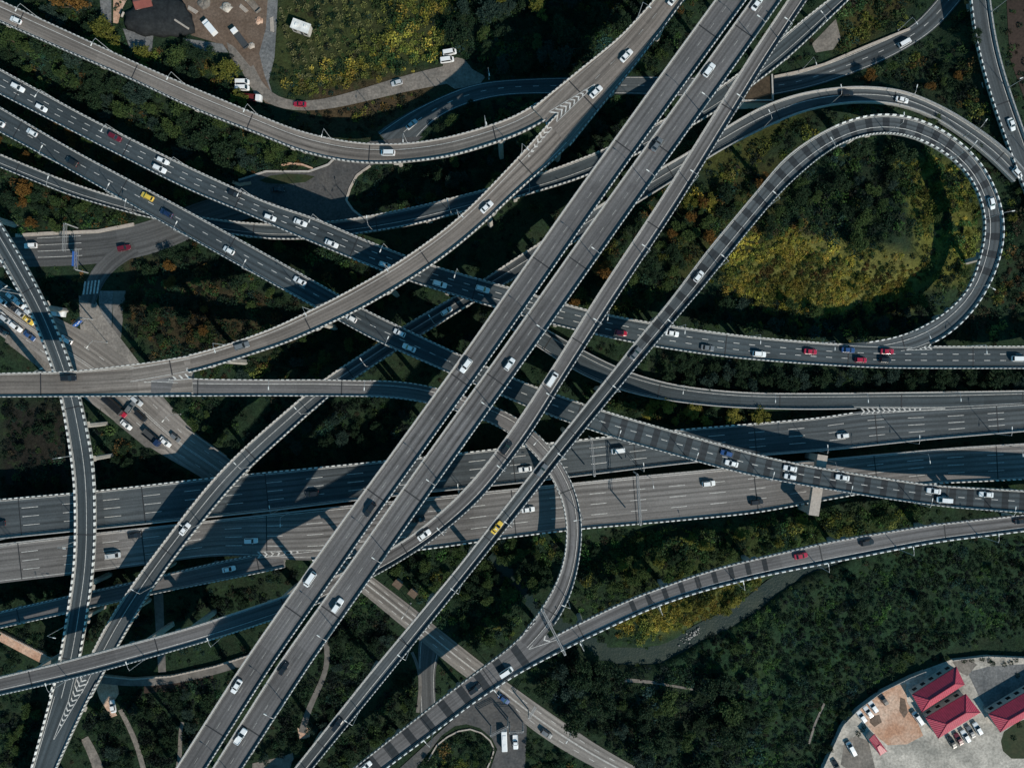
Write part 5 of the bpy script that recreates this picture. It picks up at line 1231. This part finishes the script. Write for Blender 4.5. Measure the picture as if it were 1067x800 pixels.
# zones: phrase, polygon, undergrowth palette, cover 0..1, tree kinds, number of trees, tree radius
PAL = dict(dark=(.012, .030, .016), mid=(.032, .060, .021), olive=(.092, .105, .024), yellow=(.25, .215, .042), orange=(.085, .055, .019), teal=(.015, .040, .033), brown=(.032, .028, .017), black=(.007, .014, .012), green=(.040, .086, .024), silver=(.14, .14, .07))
ZONES = [
 ('wood between pale curved ramp and upper dark viaduct', F(0,22, 70,55, 140,88, 205,118, 270,146, 330,165, 300,200, 250,190, 185,165, 100,120, 0,70), 'mid4 dark4 teal2 orange1', 1.0, 'mid dark teal dark mid', 44, (2.0, 5.2)),
 ('strip between the dark viaducts at upper left', F(0,100, 60,130, 120,160, 200,205, 180,210, 80,155, 0,112), 'orange2 brown1 mid3 dark3', .9, 'orange dark mid', 10, (1.4, 2.2)),
 ('strip beside the low dark ramp at far left', F(0,140, 70,178, 120,207, 60,185, 0,160), 'mid3 olive1 orange2 dark2', .9, 'mid orange', 6, (1.3, 2.0)),
 ('bushes above the boulevard', F(0,178, 60,200, 140,225, 135,235, 60,242, 17,245, 0,230), 'mid3 orange2 dark4 green2', 1.0, 'dark mid orange dark', 12, (2.2, 3.6)),
 ('trees below the brown yard', F(40,-10, 100,0, 104,22, 130,40, 200,42, 250,75, 262,110, 262,125, 200,95, 120,58, 60,28, 20,-5), 'dark4 mid3 olive1 orange1', 1.0, 'dark mid dark teal olive', 18, (2.5, 4.2)),
 ('nursery plantation at top', F(292,-10, 410,-10, 400,40, 345,62, 290,90, 286,40), 'mid2 dark3', .22, '', 0, (1, 1)),
 ('bright bushes at the edge of the nursery', F(296,84, 345,64, 395,44, 412,-10, 475,-10, 470,58, 420,76, 345,90, 305,102), 'olive5 yellow4 mid3 dark1', 1.1, '', 0, (1, 1)),
 ('grass slope below the dirt road', F(290,118, 370,105, 460,78, 430,110, 390,145, 340,150, 290,130), 'orange3 brown5 olive2', .35, '', 0, (1, 1)),
 ('wood at top between nursery and pale ramp', F(476,-10, 690,-10, 660,25, 600,75, 540,78, 490,80, 476,55), 'dark6 mid3 olive1 teal2', 1.0, 'dark mid dark teal dark olive', 30, (1.9, 5.0)),
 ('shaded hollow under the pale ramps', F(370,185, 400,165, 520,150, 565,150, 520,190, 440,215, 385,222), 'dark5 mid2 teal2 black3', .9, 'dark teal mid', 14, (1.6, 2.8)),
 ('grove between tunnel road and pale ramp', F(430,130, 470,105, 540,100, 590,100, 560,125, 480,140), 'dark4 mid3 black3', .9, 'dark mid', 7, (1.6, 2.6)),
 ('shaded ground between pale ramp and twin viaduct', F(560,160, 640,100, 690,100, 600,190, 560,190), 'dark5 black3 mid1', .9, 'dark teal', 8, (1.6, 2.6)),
 ('strip between merged pale ramp and twin viaduct', F(650,50, 715,0, 730,0, 690,60, 640,110), 'dark4 mid3 orange1', .95, 'mid dark olive', 6, (2.0, 3.0)),
 ('slope right of the narrow ramp at top', F(860,10, 900,-10, 960,-10, 930,30, 880,52, 876,20), 'olive3 dark3 mid3 brown2', .8, '', 0, (1, 1)),
 ('scrub between tunnel road and right edge ramp', F(880,90, 960,55, 1005,10, 1020,90, 1045,165, 1000,110, 950,90), 'dark4 black3 mid2 orange1 olive1', .75, 'dark orange mid', 7, (1.5, 2.6)),
 ('strip between long low ramp and loop', F(690,230, 730,190, 800,140, 860,118, 930,112, 1000,135, 1060,200, 1052,210, 1000,150, 930,115, 850,135, 780,190, 740,225), 'dark3 mid3 olive2 brown1 black2', .8, 'mid', 4, (1.2, 1.8)),
 ('verge right of the loop', F(1050,205, 1075,200, 1075,350, 985,352, 1040,300), 'brown3 dark4 orange1 olive1', .7, 'dark olive', 5, (1.4, 2.2)),
 ('dark upper mound inside the loop', F(835,190, 880,152, 930,145, 945,165, 935,240, 900,265, 850,240), 'dark6 black2 mid3 green3 teal2 olive1', 1.0, 'dark mid dark teal mid', 14, (1.6, 3.8)),  # shade of slope and tall trees put into the dark palette
 ('olive bank at right inside the loop', F(930,165, 990,165, 1015,205, 1018,250, 1000,300, 960,290, 950,240), 'olive5 yellow1 green4 dark2', 1.0, 'olive mid', 6, (1.3, 2.2)),
 ('sunlit yellow bank inside the loop', F(755,260, 800,242, 850,248, 885,280, 950,286, 945,318, 880,328, 800,322, 762,305), 'yellow7 olive5 mid1 orange1', 1.1, 'yellow olive', 4, (1.1, 1.6)),  # yellow plants, brightened in colour for a slope facing the sun
 ('dark fringe at the bottom inside the loop', F(710,335, 760,305, 850,325, 930,315, 985,305, 960,335, 900,352, 780,345), 'dark6 black4 teal2 mid2', 1.0, 'dark teal mid', 16, (1.8, 3.0)),  # palette darkened where the upper dark viaduct's shadow falls
 ('left side inside the loop', F(790,240, 835,190, 850,240, 800,250), 'dark4 mid3 brown2 orange1', .9, 'mid dark', 6, (1.6, 2.6)),
 ('strip between narrow straight ramp and loop ramp', F(600,330, 660,270, 720,210, 770,190, 800,190, 740,250, 690,310, 650,335), 'dark5 mid4 olive1 orange1 teal1', 1.0, 'dark mid orange mid dark', 26, (1.7, 3.2)),
 ('bright clump right of the narrow straight ramp', F(710,205, 745,198, 760,205, 735,218, 712,216), 'yellow4 olive4 mid2', 1.0, 'olive yellow', 5, (1.3, 2.0)),
 ('strip between twin viaduct and narrow straight ramp', F(590,310, 650,230, 700,180, 715,175, 640,270, 600,325), 'dark5 mid2 orange2 olive1', .95, 'dark orange mid', 9, (1.4, 2.4)),
 ('belt below upper dark viaduct at right', F(700,372, 800,385, 900,390, 1075,390, 1075,412, 1000,412, 900,410, 800,412, 690,395), 'dark6 black3 teal2 mid1', 1.0, 'dark dark teal', 34, (2.0, 3.4)),
 ('row above the lower dark viaduct', F(600,410, 650,405, 740,428, 800,432, 850,432, 800,440, 740,440, 690,440, 640,425), 'mid3 orange3 olive2 dark3', .95, 'orange yellow mid olive dark', 16, (1.5, 2.6)),
 ('reddish scrub above the pale sweeping ramp', F(135,280, 180,250, 260,290, 340,330, 300,350, 220,365, 160,378, 135,350, 130,310), 'dark5 black2 brown2 orange1 mid3', .9, 'dark orange mid dark', 20, (1.3, 2.6)),
 ('scrub island beside the far left ramp', F(35,285, 85,285, 80,330, 75,345, 50,325), 'dark4 black2 orange1', .7, 'dark', 4, (1.2, 1.8)),
 ('scrub between dark viaducts at centre left', F(270,225, 330,250, 430,300, 400,330, 330,300, 270,262), 'dark4 mid2 black3 orange1 olive1', .9, 'dark mid', 12, (1.4, 2.4)),
 ('scrub below the pale sweeping ramp', F(200,372, 300,350, 360,320, 420,350, 340,390, 210,392), 'dark4 mid2 brown1 orange1 olive1', .9, 'dark mid teal', 12, (1.4, 2.6)),
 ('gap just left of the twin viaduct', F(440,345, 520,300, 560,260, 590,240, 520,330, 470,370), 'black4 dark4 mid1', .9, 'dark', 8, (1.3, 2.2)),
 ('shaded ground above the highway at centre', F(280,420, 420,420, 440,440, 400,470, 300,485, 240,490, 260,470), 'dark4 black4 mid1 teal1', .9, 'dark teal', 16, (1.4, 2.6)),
 ('terraced dark ground at far left', F(0,418, 62,418, 75,480, 72,515, 0,515), 'black4 dark3', .45, 'dark', 4, (1.2, 2.0)),
 ('triangle above the highway beside far left ramp', F(92,430, 150,470, 200,495, 102,508), 'black3 dark4 mid1 orange1', .8, 'dark', 5, (1.2, 2.0)),
 ('green bank right of the diagonal street', F(180,415, 250,412, 245,440, 235,468, 195,440), 'dark4 mid2 teal1', .9, 'dark mid', 6, (1.4, 2.4)),
 ('thicket between diagonal street and hooked ramp', F(400,585, 480,575, 510,560, 585,560, 570,610, 520,670, 500,680, 450,640), 'dark5 mid3 green3 olive1 teal1', 1.0, 'dark mid dark mid', 30, (1.7, 3.0)),
 ('green bank below the highway at right', F(610,560, 700,552, 850,530, 960,525, 960,540, 860,560, 760,585, 640,625, 600,635), 'mid4 green3 dark4 olive2', 1.0, 'mid dark olive mid', 34, (1.4, 2.8)),
 ('sunlit yellow bushes on the river bank', F(620,640, 700,615, 790,597, 795,608, 760,640, 700,655, 660,668), 'yellow7 olive7 mid2', 1.2, 'yellow olive', 5, (1.4, 2.2)),
 ('big dark wood right of the river', F(560,708, 590,692, 640,700, 700,695, 740,700, 785,740, 790,810, 660,810, 590,750), 'dark5 black4 mid2 teal3', 1.0, 'dark dark teal dark mid', 30, (1.8, 5.0)),
 ('green slope between river and compound', F(690,700, 760,655, 830,615, 900,590, 1075,560, 1075,660, 1000,670, 930,695, 880,740, 850,810, 790,810, 785,740), 'green3 dark8 mid2 black3 teal3', 1.35, 'dark mid dark teal', 26, (1.3, 3.0)),
 ('wood at bottom left between the ramps', F(105,720, 260,690, 290,650, 300,640, 240,720, 190,800, 100,800, 85,770), 'dark5 black5 mid1', .9, 'dark teal dark', 20, (1.5, 2.8)),
 ('grove in the bottom left corner', F(0,740, 45,730, 35,800, 0,800), 'dark4 mid3 black3', 1.0, 'mid dark', 8, (1.5, 2.6)),
 ('strip above left end of the straight ramp', F(0,665, 200,630, 290,610, 280,625, 150,655, 0,695), 'black5 dark4 mid1', .8, 'dark', 10, (1.2, 2.0)),
 ('dark ground below the highway at far left', F(0,615, 140,590, 70,622, 0,632), 'black4 dark4', .9, 'dark', 5, (1.2, 2.0)),
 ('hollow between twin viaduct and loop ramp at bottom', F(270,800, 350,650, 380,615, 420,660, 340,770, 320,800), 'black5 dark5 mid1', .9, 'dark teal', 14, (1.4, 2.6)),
 ('scrub between loop ramp and merged ramp at bottom', F(340,800, 430,690, 450,680, 440,735, 400,770, 370,800), 'dark5 black4 mid2', .9, 'dark mid', 10, (1.3, 2.4)),
 ('round island at bottom middle', F(440,790, 465,768, 490,760, 512,775, 508,805, 440,805), 'dark4 mid3 orange1 olive1', .85, 'mid dark', 6, (1.2, 2.0)),
 ('bank below the diagonal street at bottom', F(548,770, 585,787, 620,805, 546,805), 'dark5 mid2 orange1', .9, 'dark', 5, (1.2, 2.0)),
]
SKIPZ = ['yard_road', 'tunnel_road', 'boulevard', 'curved_street', 'diagonal_street', 'link_street', 'footpath', 'service_path', 'west_track', 'terrace_path', 'southwest_track']
LOTS = [np.array([W(a, b)[:2] for a, b in P]) for n, L in POLYS.items() for P in L if n not in ('field', 'earth_strip', 'lawn')]
def free(px, py, rad, h):
    """room for a plant of this radius and height at survey positions"""
    k = MPP; x, y = (px-CX)*k, -(py-CY)*k
    ok = clearance(x, y, h+1.6) > rad*.8
    for P in LOTS: ok &= poly_dist(x, y, P) > rad*.55
    rv = np.array([W(a, b)[:2] for a, b in resample(RIVER, 90)]); d = np.full(len(x), 1e3)
    for i in range(len(rv)): d = np.minimum(d, np.hypot(x-rv[i, 0], y-rv[i, 1]))
    ok &= d > np.where(x < W(565, 0)[0], .8, 2.5)+rad*.4
    if PIER_XY:
        pr = np.array(PIER_XY); dd = np.hypot(x[:, None]-pr[:, 0], y[:, None]-pr[:, 1]).min(1); ok &= dd > 1.4
    for (bx, by, br) in BUILT: ok &= np.hypot(x-bx, y-by) > br+rad*.6
    return ok
BUILT = [(*W(313, 27)[:2], 4.5), (*W(165, 16)[:2], 10), (*W(414, 609)[:2], 2.2), (*W(430, 618.5)[:2], 2.2), (*W(148, 1)[:2], 4)]
def sample_poly(P, n):
    lo, hi = P.min(0), P.max(0); out = np.zeros((0, 2))
    while len(out) < n:
        q = RNG.uniform(lo, hi, (n*3, 2)); out = np.vstack([out, q[poly_dist(q[:, 0], q[:, 1], P) < 0]])
    return out[:n]
def bare(q, r, h):
    """positions a plant can take that the photograph's viewpoint side can see past the decks"""
    kk = HCAM/(HCAM-h); ux, uy = CX+(q[:, 0]-CX)*kk, CY+(q[:, 1]-CY)*kk
    return free(q[:, 0], q[:, 1], r, h) & (overhead(ux, uy, h) > -1.0)
for px, py, r, k, zn in ((81, 12, 6.2, 'orange', ZONES[4][0]), (116, 37, 4.2, 'olive', ZONES[4][0]), (694, 423, 2.8, 'yellow', ZONES[25][0]), (720, 427, 2.6, 'yellow', ZONES[25][0]), (762, 433, 2.8, 'yellow', ZONES[25][0]), (788, 433, 3.0, 'yellow', ZONES[25][0]), (629, 280, 3.6, 'orange', ZONES[23][0])):
    tree(k, px, py, r, zn)
bush_xy, bush_r, bush_c = [], [], []
for zn, poly, pal, cover, kinds, nt, (r0, r1) in ZONES:
    P = pts(poly); lo, hi = P.min(0), P.max(0)
    area = .5*abs(np.dot(P[:, 0], np.roll(P[:, 1], 1))-np.dot(P[:, 1], np.roll(P[:, 0], 1)))*MPP*MPP
    if nt:
        q = sample_poly(P, nt*8); rr = RNG.uniform(r0, r1, len(q)); hh = rr*1.7; got = []
        okk = np.array([bool(bare(q[i:i+1], rr[i], hh[i])[0]) for i in range(len(q))])
        for i in np.nonzero(okk)[0]:
            if len(got) >= nt: break
            if all(np.hypot(*(q[i]-q[j]))*MPP > (rr[i]+rr[j])*.68 for j in got): got.append(i)
        ks = kinds.split()
        for i in got: tree(random.choice(ks), q[i, 0], q[i, 1], rr[i], zn)
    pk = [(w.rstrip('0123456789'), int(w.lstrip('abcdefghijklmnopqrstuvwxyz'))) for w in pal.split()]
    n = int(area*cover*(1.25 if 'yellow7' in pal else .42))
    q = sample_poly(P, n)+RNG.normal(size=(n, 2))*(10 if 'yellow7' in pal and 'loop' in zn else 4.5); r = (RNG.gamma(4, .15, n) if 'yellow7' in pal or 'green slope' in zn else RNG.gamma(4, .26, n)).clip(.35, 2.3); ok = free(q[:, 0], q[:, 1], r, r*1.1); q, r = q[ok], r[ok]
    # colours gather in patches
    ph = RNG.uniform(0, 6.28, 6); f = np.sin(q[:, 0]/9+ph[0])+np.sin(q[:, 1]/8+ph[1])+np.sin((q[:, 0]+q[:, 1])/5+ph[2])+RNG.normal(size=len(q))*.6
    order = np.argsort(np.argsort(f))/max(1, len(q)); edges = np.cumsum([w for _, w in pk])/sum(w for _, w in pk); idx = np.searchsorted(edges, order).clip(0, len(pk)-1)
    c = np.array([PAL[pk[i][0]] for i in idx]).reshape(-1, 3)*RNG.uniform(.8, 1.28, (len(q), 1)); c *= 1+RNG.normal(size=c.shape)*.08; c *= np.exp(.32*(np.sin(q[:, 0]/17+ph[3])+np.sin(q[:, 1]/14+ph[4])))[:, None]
    bush_xy.append(q); bush_r.append(r); bush_c.append(c)
# nursery: round shrubs in rows
nx = []
for i in range(17):
    for j in range(13):
        px, py = 287+i*9.4+j*2.6+random.uniform(-1.2, 1.2), -6+j*8.6-i*1.5+random.uniform(-1.2, 1.2)
        if 288 < px < 425 and -6 < py < 92-(px-290)*.12 and random.random() < .86: nx.append((px, py))
nx = np.array(nx); rr = RNG.uniform(.95, 1.35, len(nx)); ok = free(nx[:, 0], nx[:, 1], rr, rr*1.2); nx, rr = nx[ok], rr[ok]
f = np.clip((nx[:, 0]-300)/110+RNG.normal(size=len(nx))*.2, 0, 1)[:, None]; nc = np.array(PAL['silver'])*(1-f)+np.array(PAL['olive'])*1.5*f
bush_xy.append(nx); bush_r.append(rr); bush_c.append(nc)
cx = np.array([(1004, 688), (1012, 687), (1023, 686), (1031, 688), (1034, 691), (1046, 692), (1053, 690), (1058, 687), (898, 760), (894, 764), (900, 756), (1060, 703), (1062, 755), (1056, 768)], float)
bush_xy.append(cx); bush_r.append(np.full(len(cx), .9)); bush_c.append(np.tile(np.array(PAL['dark']), (len(cx), 1)))
# general sparse ground cover everywhere else, beyond the frame too
q = RNG.uniform((-70, -60), (1137, 860), (9500, 2)); r = RNG.gamma(4, .2, len(q)).clip(.35, 1.6); ok = free(q[:, 0], q[:, 1], r, r*1.1)
for z in ZONES:
    if 'yellow7' in z[2]: ok &= poly_dist(q[:, 0], q[:, 1], pts(z[1])) > 2
if True: q, r = q[ok], r[ok]
c = np.array([PAL[k] for k in ('dark', 'black', 'mid', 'brown', 'teal')])[RNG.choice(5, len(q), p=[.36, .3, .14, .12, .08])]*RNG.uniform(.7, 1.4, (len(q), 1))
bush_xy.append(q); bush_r.append(r); bush_c.append(c)
BX, BR, BC = np.vstack(bush_xy), np.concatenate(bush_r), np.vstack(bush_c)
x, y = (BX[:, 0]-CX)*MPP, -(BX[:, 1]-CY)*MPP; z = ground_z(x, y)
def bushes(name, x, y, z, r, c, per, lab):
    n = len(x); k = np.repeat(np.arange(n), per); rng = np.random.default_rng(5)
    d = rng.normal(size=(n*per, 3)); d /= np.linalg.norm(d, axis=1)[:, None]; d[:, 2] = np.abs(d[:, 2])
    rad = rng.uniform(.45, 1.02, n*per)**.6
    off = d*rad[:, None]*r[k][:, None]; off[:, 2] *= .95; off[:, :2] += rng.normal(size=(n*per, 2))*.14
    C = np.c_[x[k], y[k], z[k]]+off
    col = c[k]*rng.uniform(.72, 1.3, (n*per, 1))
    V, cc = quads(C, (.08+.115*r[k])*rng.uniform(.7, 1.3, n*per), .35, rng, col)
    o = link(name, quad_mesh(name, V, cc, leaf_mat('undergrowth_leaves', None, attr=True), 'tint')); tag(o, lab, 'undergrowth', kind='stuff'); return o
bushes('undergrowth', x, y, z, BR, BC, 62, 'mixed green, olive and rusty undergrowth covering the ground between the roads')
print('BUSHES', len(x), 'TREES', len(TREES))
# far wood around the visible valley as one mass
q = RNG.uniform((-330, -290), (1400, 1090), (2600, 2)); out = (q[:, 0] < -60) | (q[:, 0] > 1127) | (q[:, 1] < -55) | (q[:, 1] > 855)
q = q[out]; r = RNG.uniform(2, 4, len(q)); ok = free(q[:, 0], q[:, 1], r, r*1.3); q, r = q[ok], r[ok]
x, y = (q[:, 0]-CX)*MPP, -(q[:, 1]-CY)*MPP; c = np.array([PAL['dark'], PAL['mid'], PAL['teal']])[RNG.integers(0, 3, len(q))]*RNG.uniform(.7, 1.3, (len(q), 1))
bushes('far_wood', x, y, ground_z(x, y)+.6, r, c, 40, 'dark wood surrounding the junction beyond the roads')
# the 298 trees that show largest are things; the small rest is one mass
SPOTS.sort(key=lambda t: -t[3])
for t in SPOTS[:298]: plant(*t)
LC = dict(dark=((.009, .022, .013), (.024, .048, .021)), mid=((.023, .048, .017), (.062, .094, .028)), olive=((.070, .082, .018), (.155, .155, .030)), yellow=((.115, .118, .024), (.25, .225, .045)), orange=((.075, .042, .013), (.165, .088, .022)), teal=((.014, .032, .026), (.034, .060, .046)))
VV, CCL = [], []
for kind, px, py, rad, zn in SPOTS[298:]:
    me = random.choice(CROWN[kind]); v = np.empty(len(me.vertices)*3, np.float32); me.vertices.foreach_get('co', v); v = v.reshape(-1, 3)
    f = np.empty(len(me.vertices)*4, np.float32); me.color_attributes['leaf'].data.foreach_get('color', f); f = np.clip(f.reshape(-1, 4)[:, :1]*.75+random.random()*.45-.1, 0, 1)
    a = random.uniform(0, 6.28); ca, sa = math.cos(a), math.sin(a); x, y, _ = W(px, py, 0); gz = float(ground_z(np.array([x]), np.array([y]))[0])
    VV.append(np.c_[(v[:, 0]*ca-v[:, 1]*sa)*rad+x, (v[:, 0]*sa+v[:, 1]*ca)*rad+y, v[:, 2]*rad*random.uniform(.85, 1.1)+gz]); c0, c1 = np.array(LC[kind][0]), np.array(LC[kind][1]); CCL.append(c0*(1-f)+c1*f)
o = link('thicket', quad_mesh('thicket', np.vstack(VV), np.vstack(CCL), leaf_mat('thicket_leaves', None, attr=True), 'tint')); tag(o, 'small young trees and tall shrubs growing between the roads', 'thicket', kind='stuff')
# labels: each tree by look, place and order
cnt, tot = {}, {}
for t in TREES: tot[(t[1], t[2])] = tot.get((t[1], t[2]), 0)+1
for t in sorted(TREES, key=lambda t: t[3]):
    k = (t[1], t[2]); n = cnt.get(k, 0); cnt[k] = n+1; zn = t[2]
    lab = f"{KNAME[t[1]]} tree in the {zn}" if tot[k] == 1 else f"{ordw(n)} {KNAME[t[1]]} tree from left, {zn}"
    tag(t[0], lab, 'tree', 'trees in the '+zn)

# ------------------------------------------------------------------ light, sky, camera
EL = R(39); SD = Vector((.64, -.77, 0)).normalized()
sun = bpy.data.objects.new('sun', bpy.data.lights.new('sun', 'SUN')); COL.objects.link(sun)
sun.data.energy = 5.0; sun.data.angle = R(.5); sun.data.color = (1.0, .92, .80)
v = Vector((SD.x*math.cos(EL), SD.y*math.cos(EL), math.sin(EL))); sun.rotation_euler = v.to_track_quat('Z', 'Y').to_euler(); sun.location = v*400
wd = bpy.data.worlds.new('World'); SC.world = wd; wd.use_nodes = True; nt = wd.node_tree
sk = nt.nodes.new('ShaderNodeTexSky'); sk.sky_type = 'NISHITA'; sk.sun_disc = False; sk.sun_elevation = EL; sk.sun_rotation = math.atan2(SD.x, SD.y)
sk.ozone_density = 4.0; sk.dust_density = .3; sk.air_density = 1.0
tn = nt.nodes.new('ShaderNodeMix'); tn.data_type = 'RGBA'; tn.blend_type = 'MULTIPLY'; tn.inputs[0].default_value = 1.0; tn.inputs[7].default_value = (.42, 1.06, 1.0, 1)   # clear teal-blue sky
nt.links.new(sk.outputs[0], tn.inputs[6]); nt.links.new(tn.outputs[2], nt.nodes['Background'].inputs[0]); nt.nodes['Background'].inputs[1].default_value = .115
cam = bpy.data.objects.new('camera', bpy.data.cameras.new('camera')); COL.objects.link(cam); SC.camera = cam
cam.location = (0, 0, HCAM); cam.rotation_euler = (0, 0, 0); cam.data.sensor_width = 36; cam.data.lens = 18*HCAM/175.0; cam.data.clip_start = 1; cam.data.clip_end = 5000
SC.view_settings.view_transform = 'Standard'; SC.view_settings.look = 'None'; SC.view_settings.exposure = 0; SC.view_settings.gamma = 1; SC.view_settings.use_curve_mapping = False
SC.cycles.max_bounces = 5; SC.cycles.diffuse_bounces = 2; SC.cycles.glossy_bounces = 2; SC.cycles.transmission_bounces = 2
SC.cycles.use_denoising = True
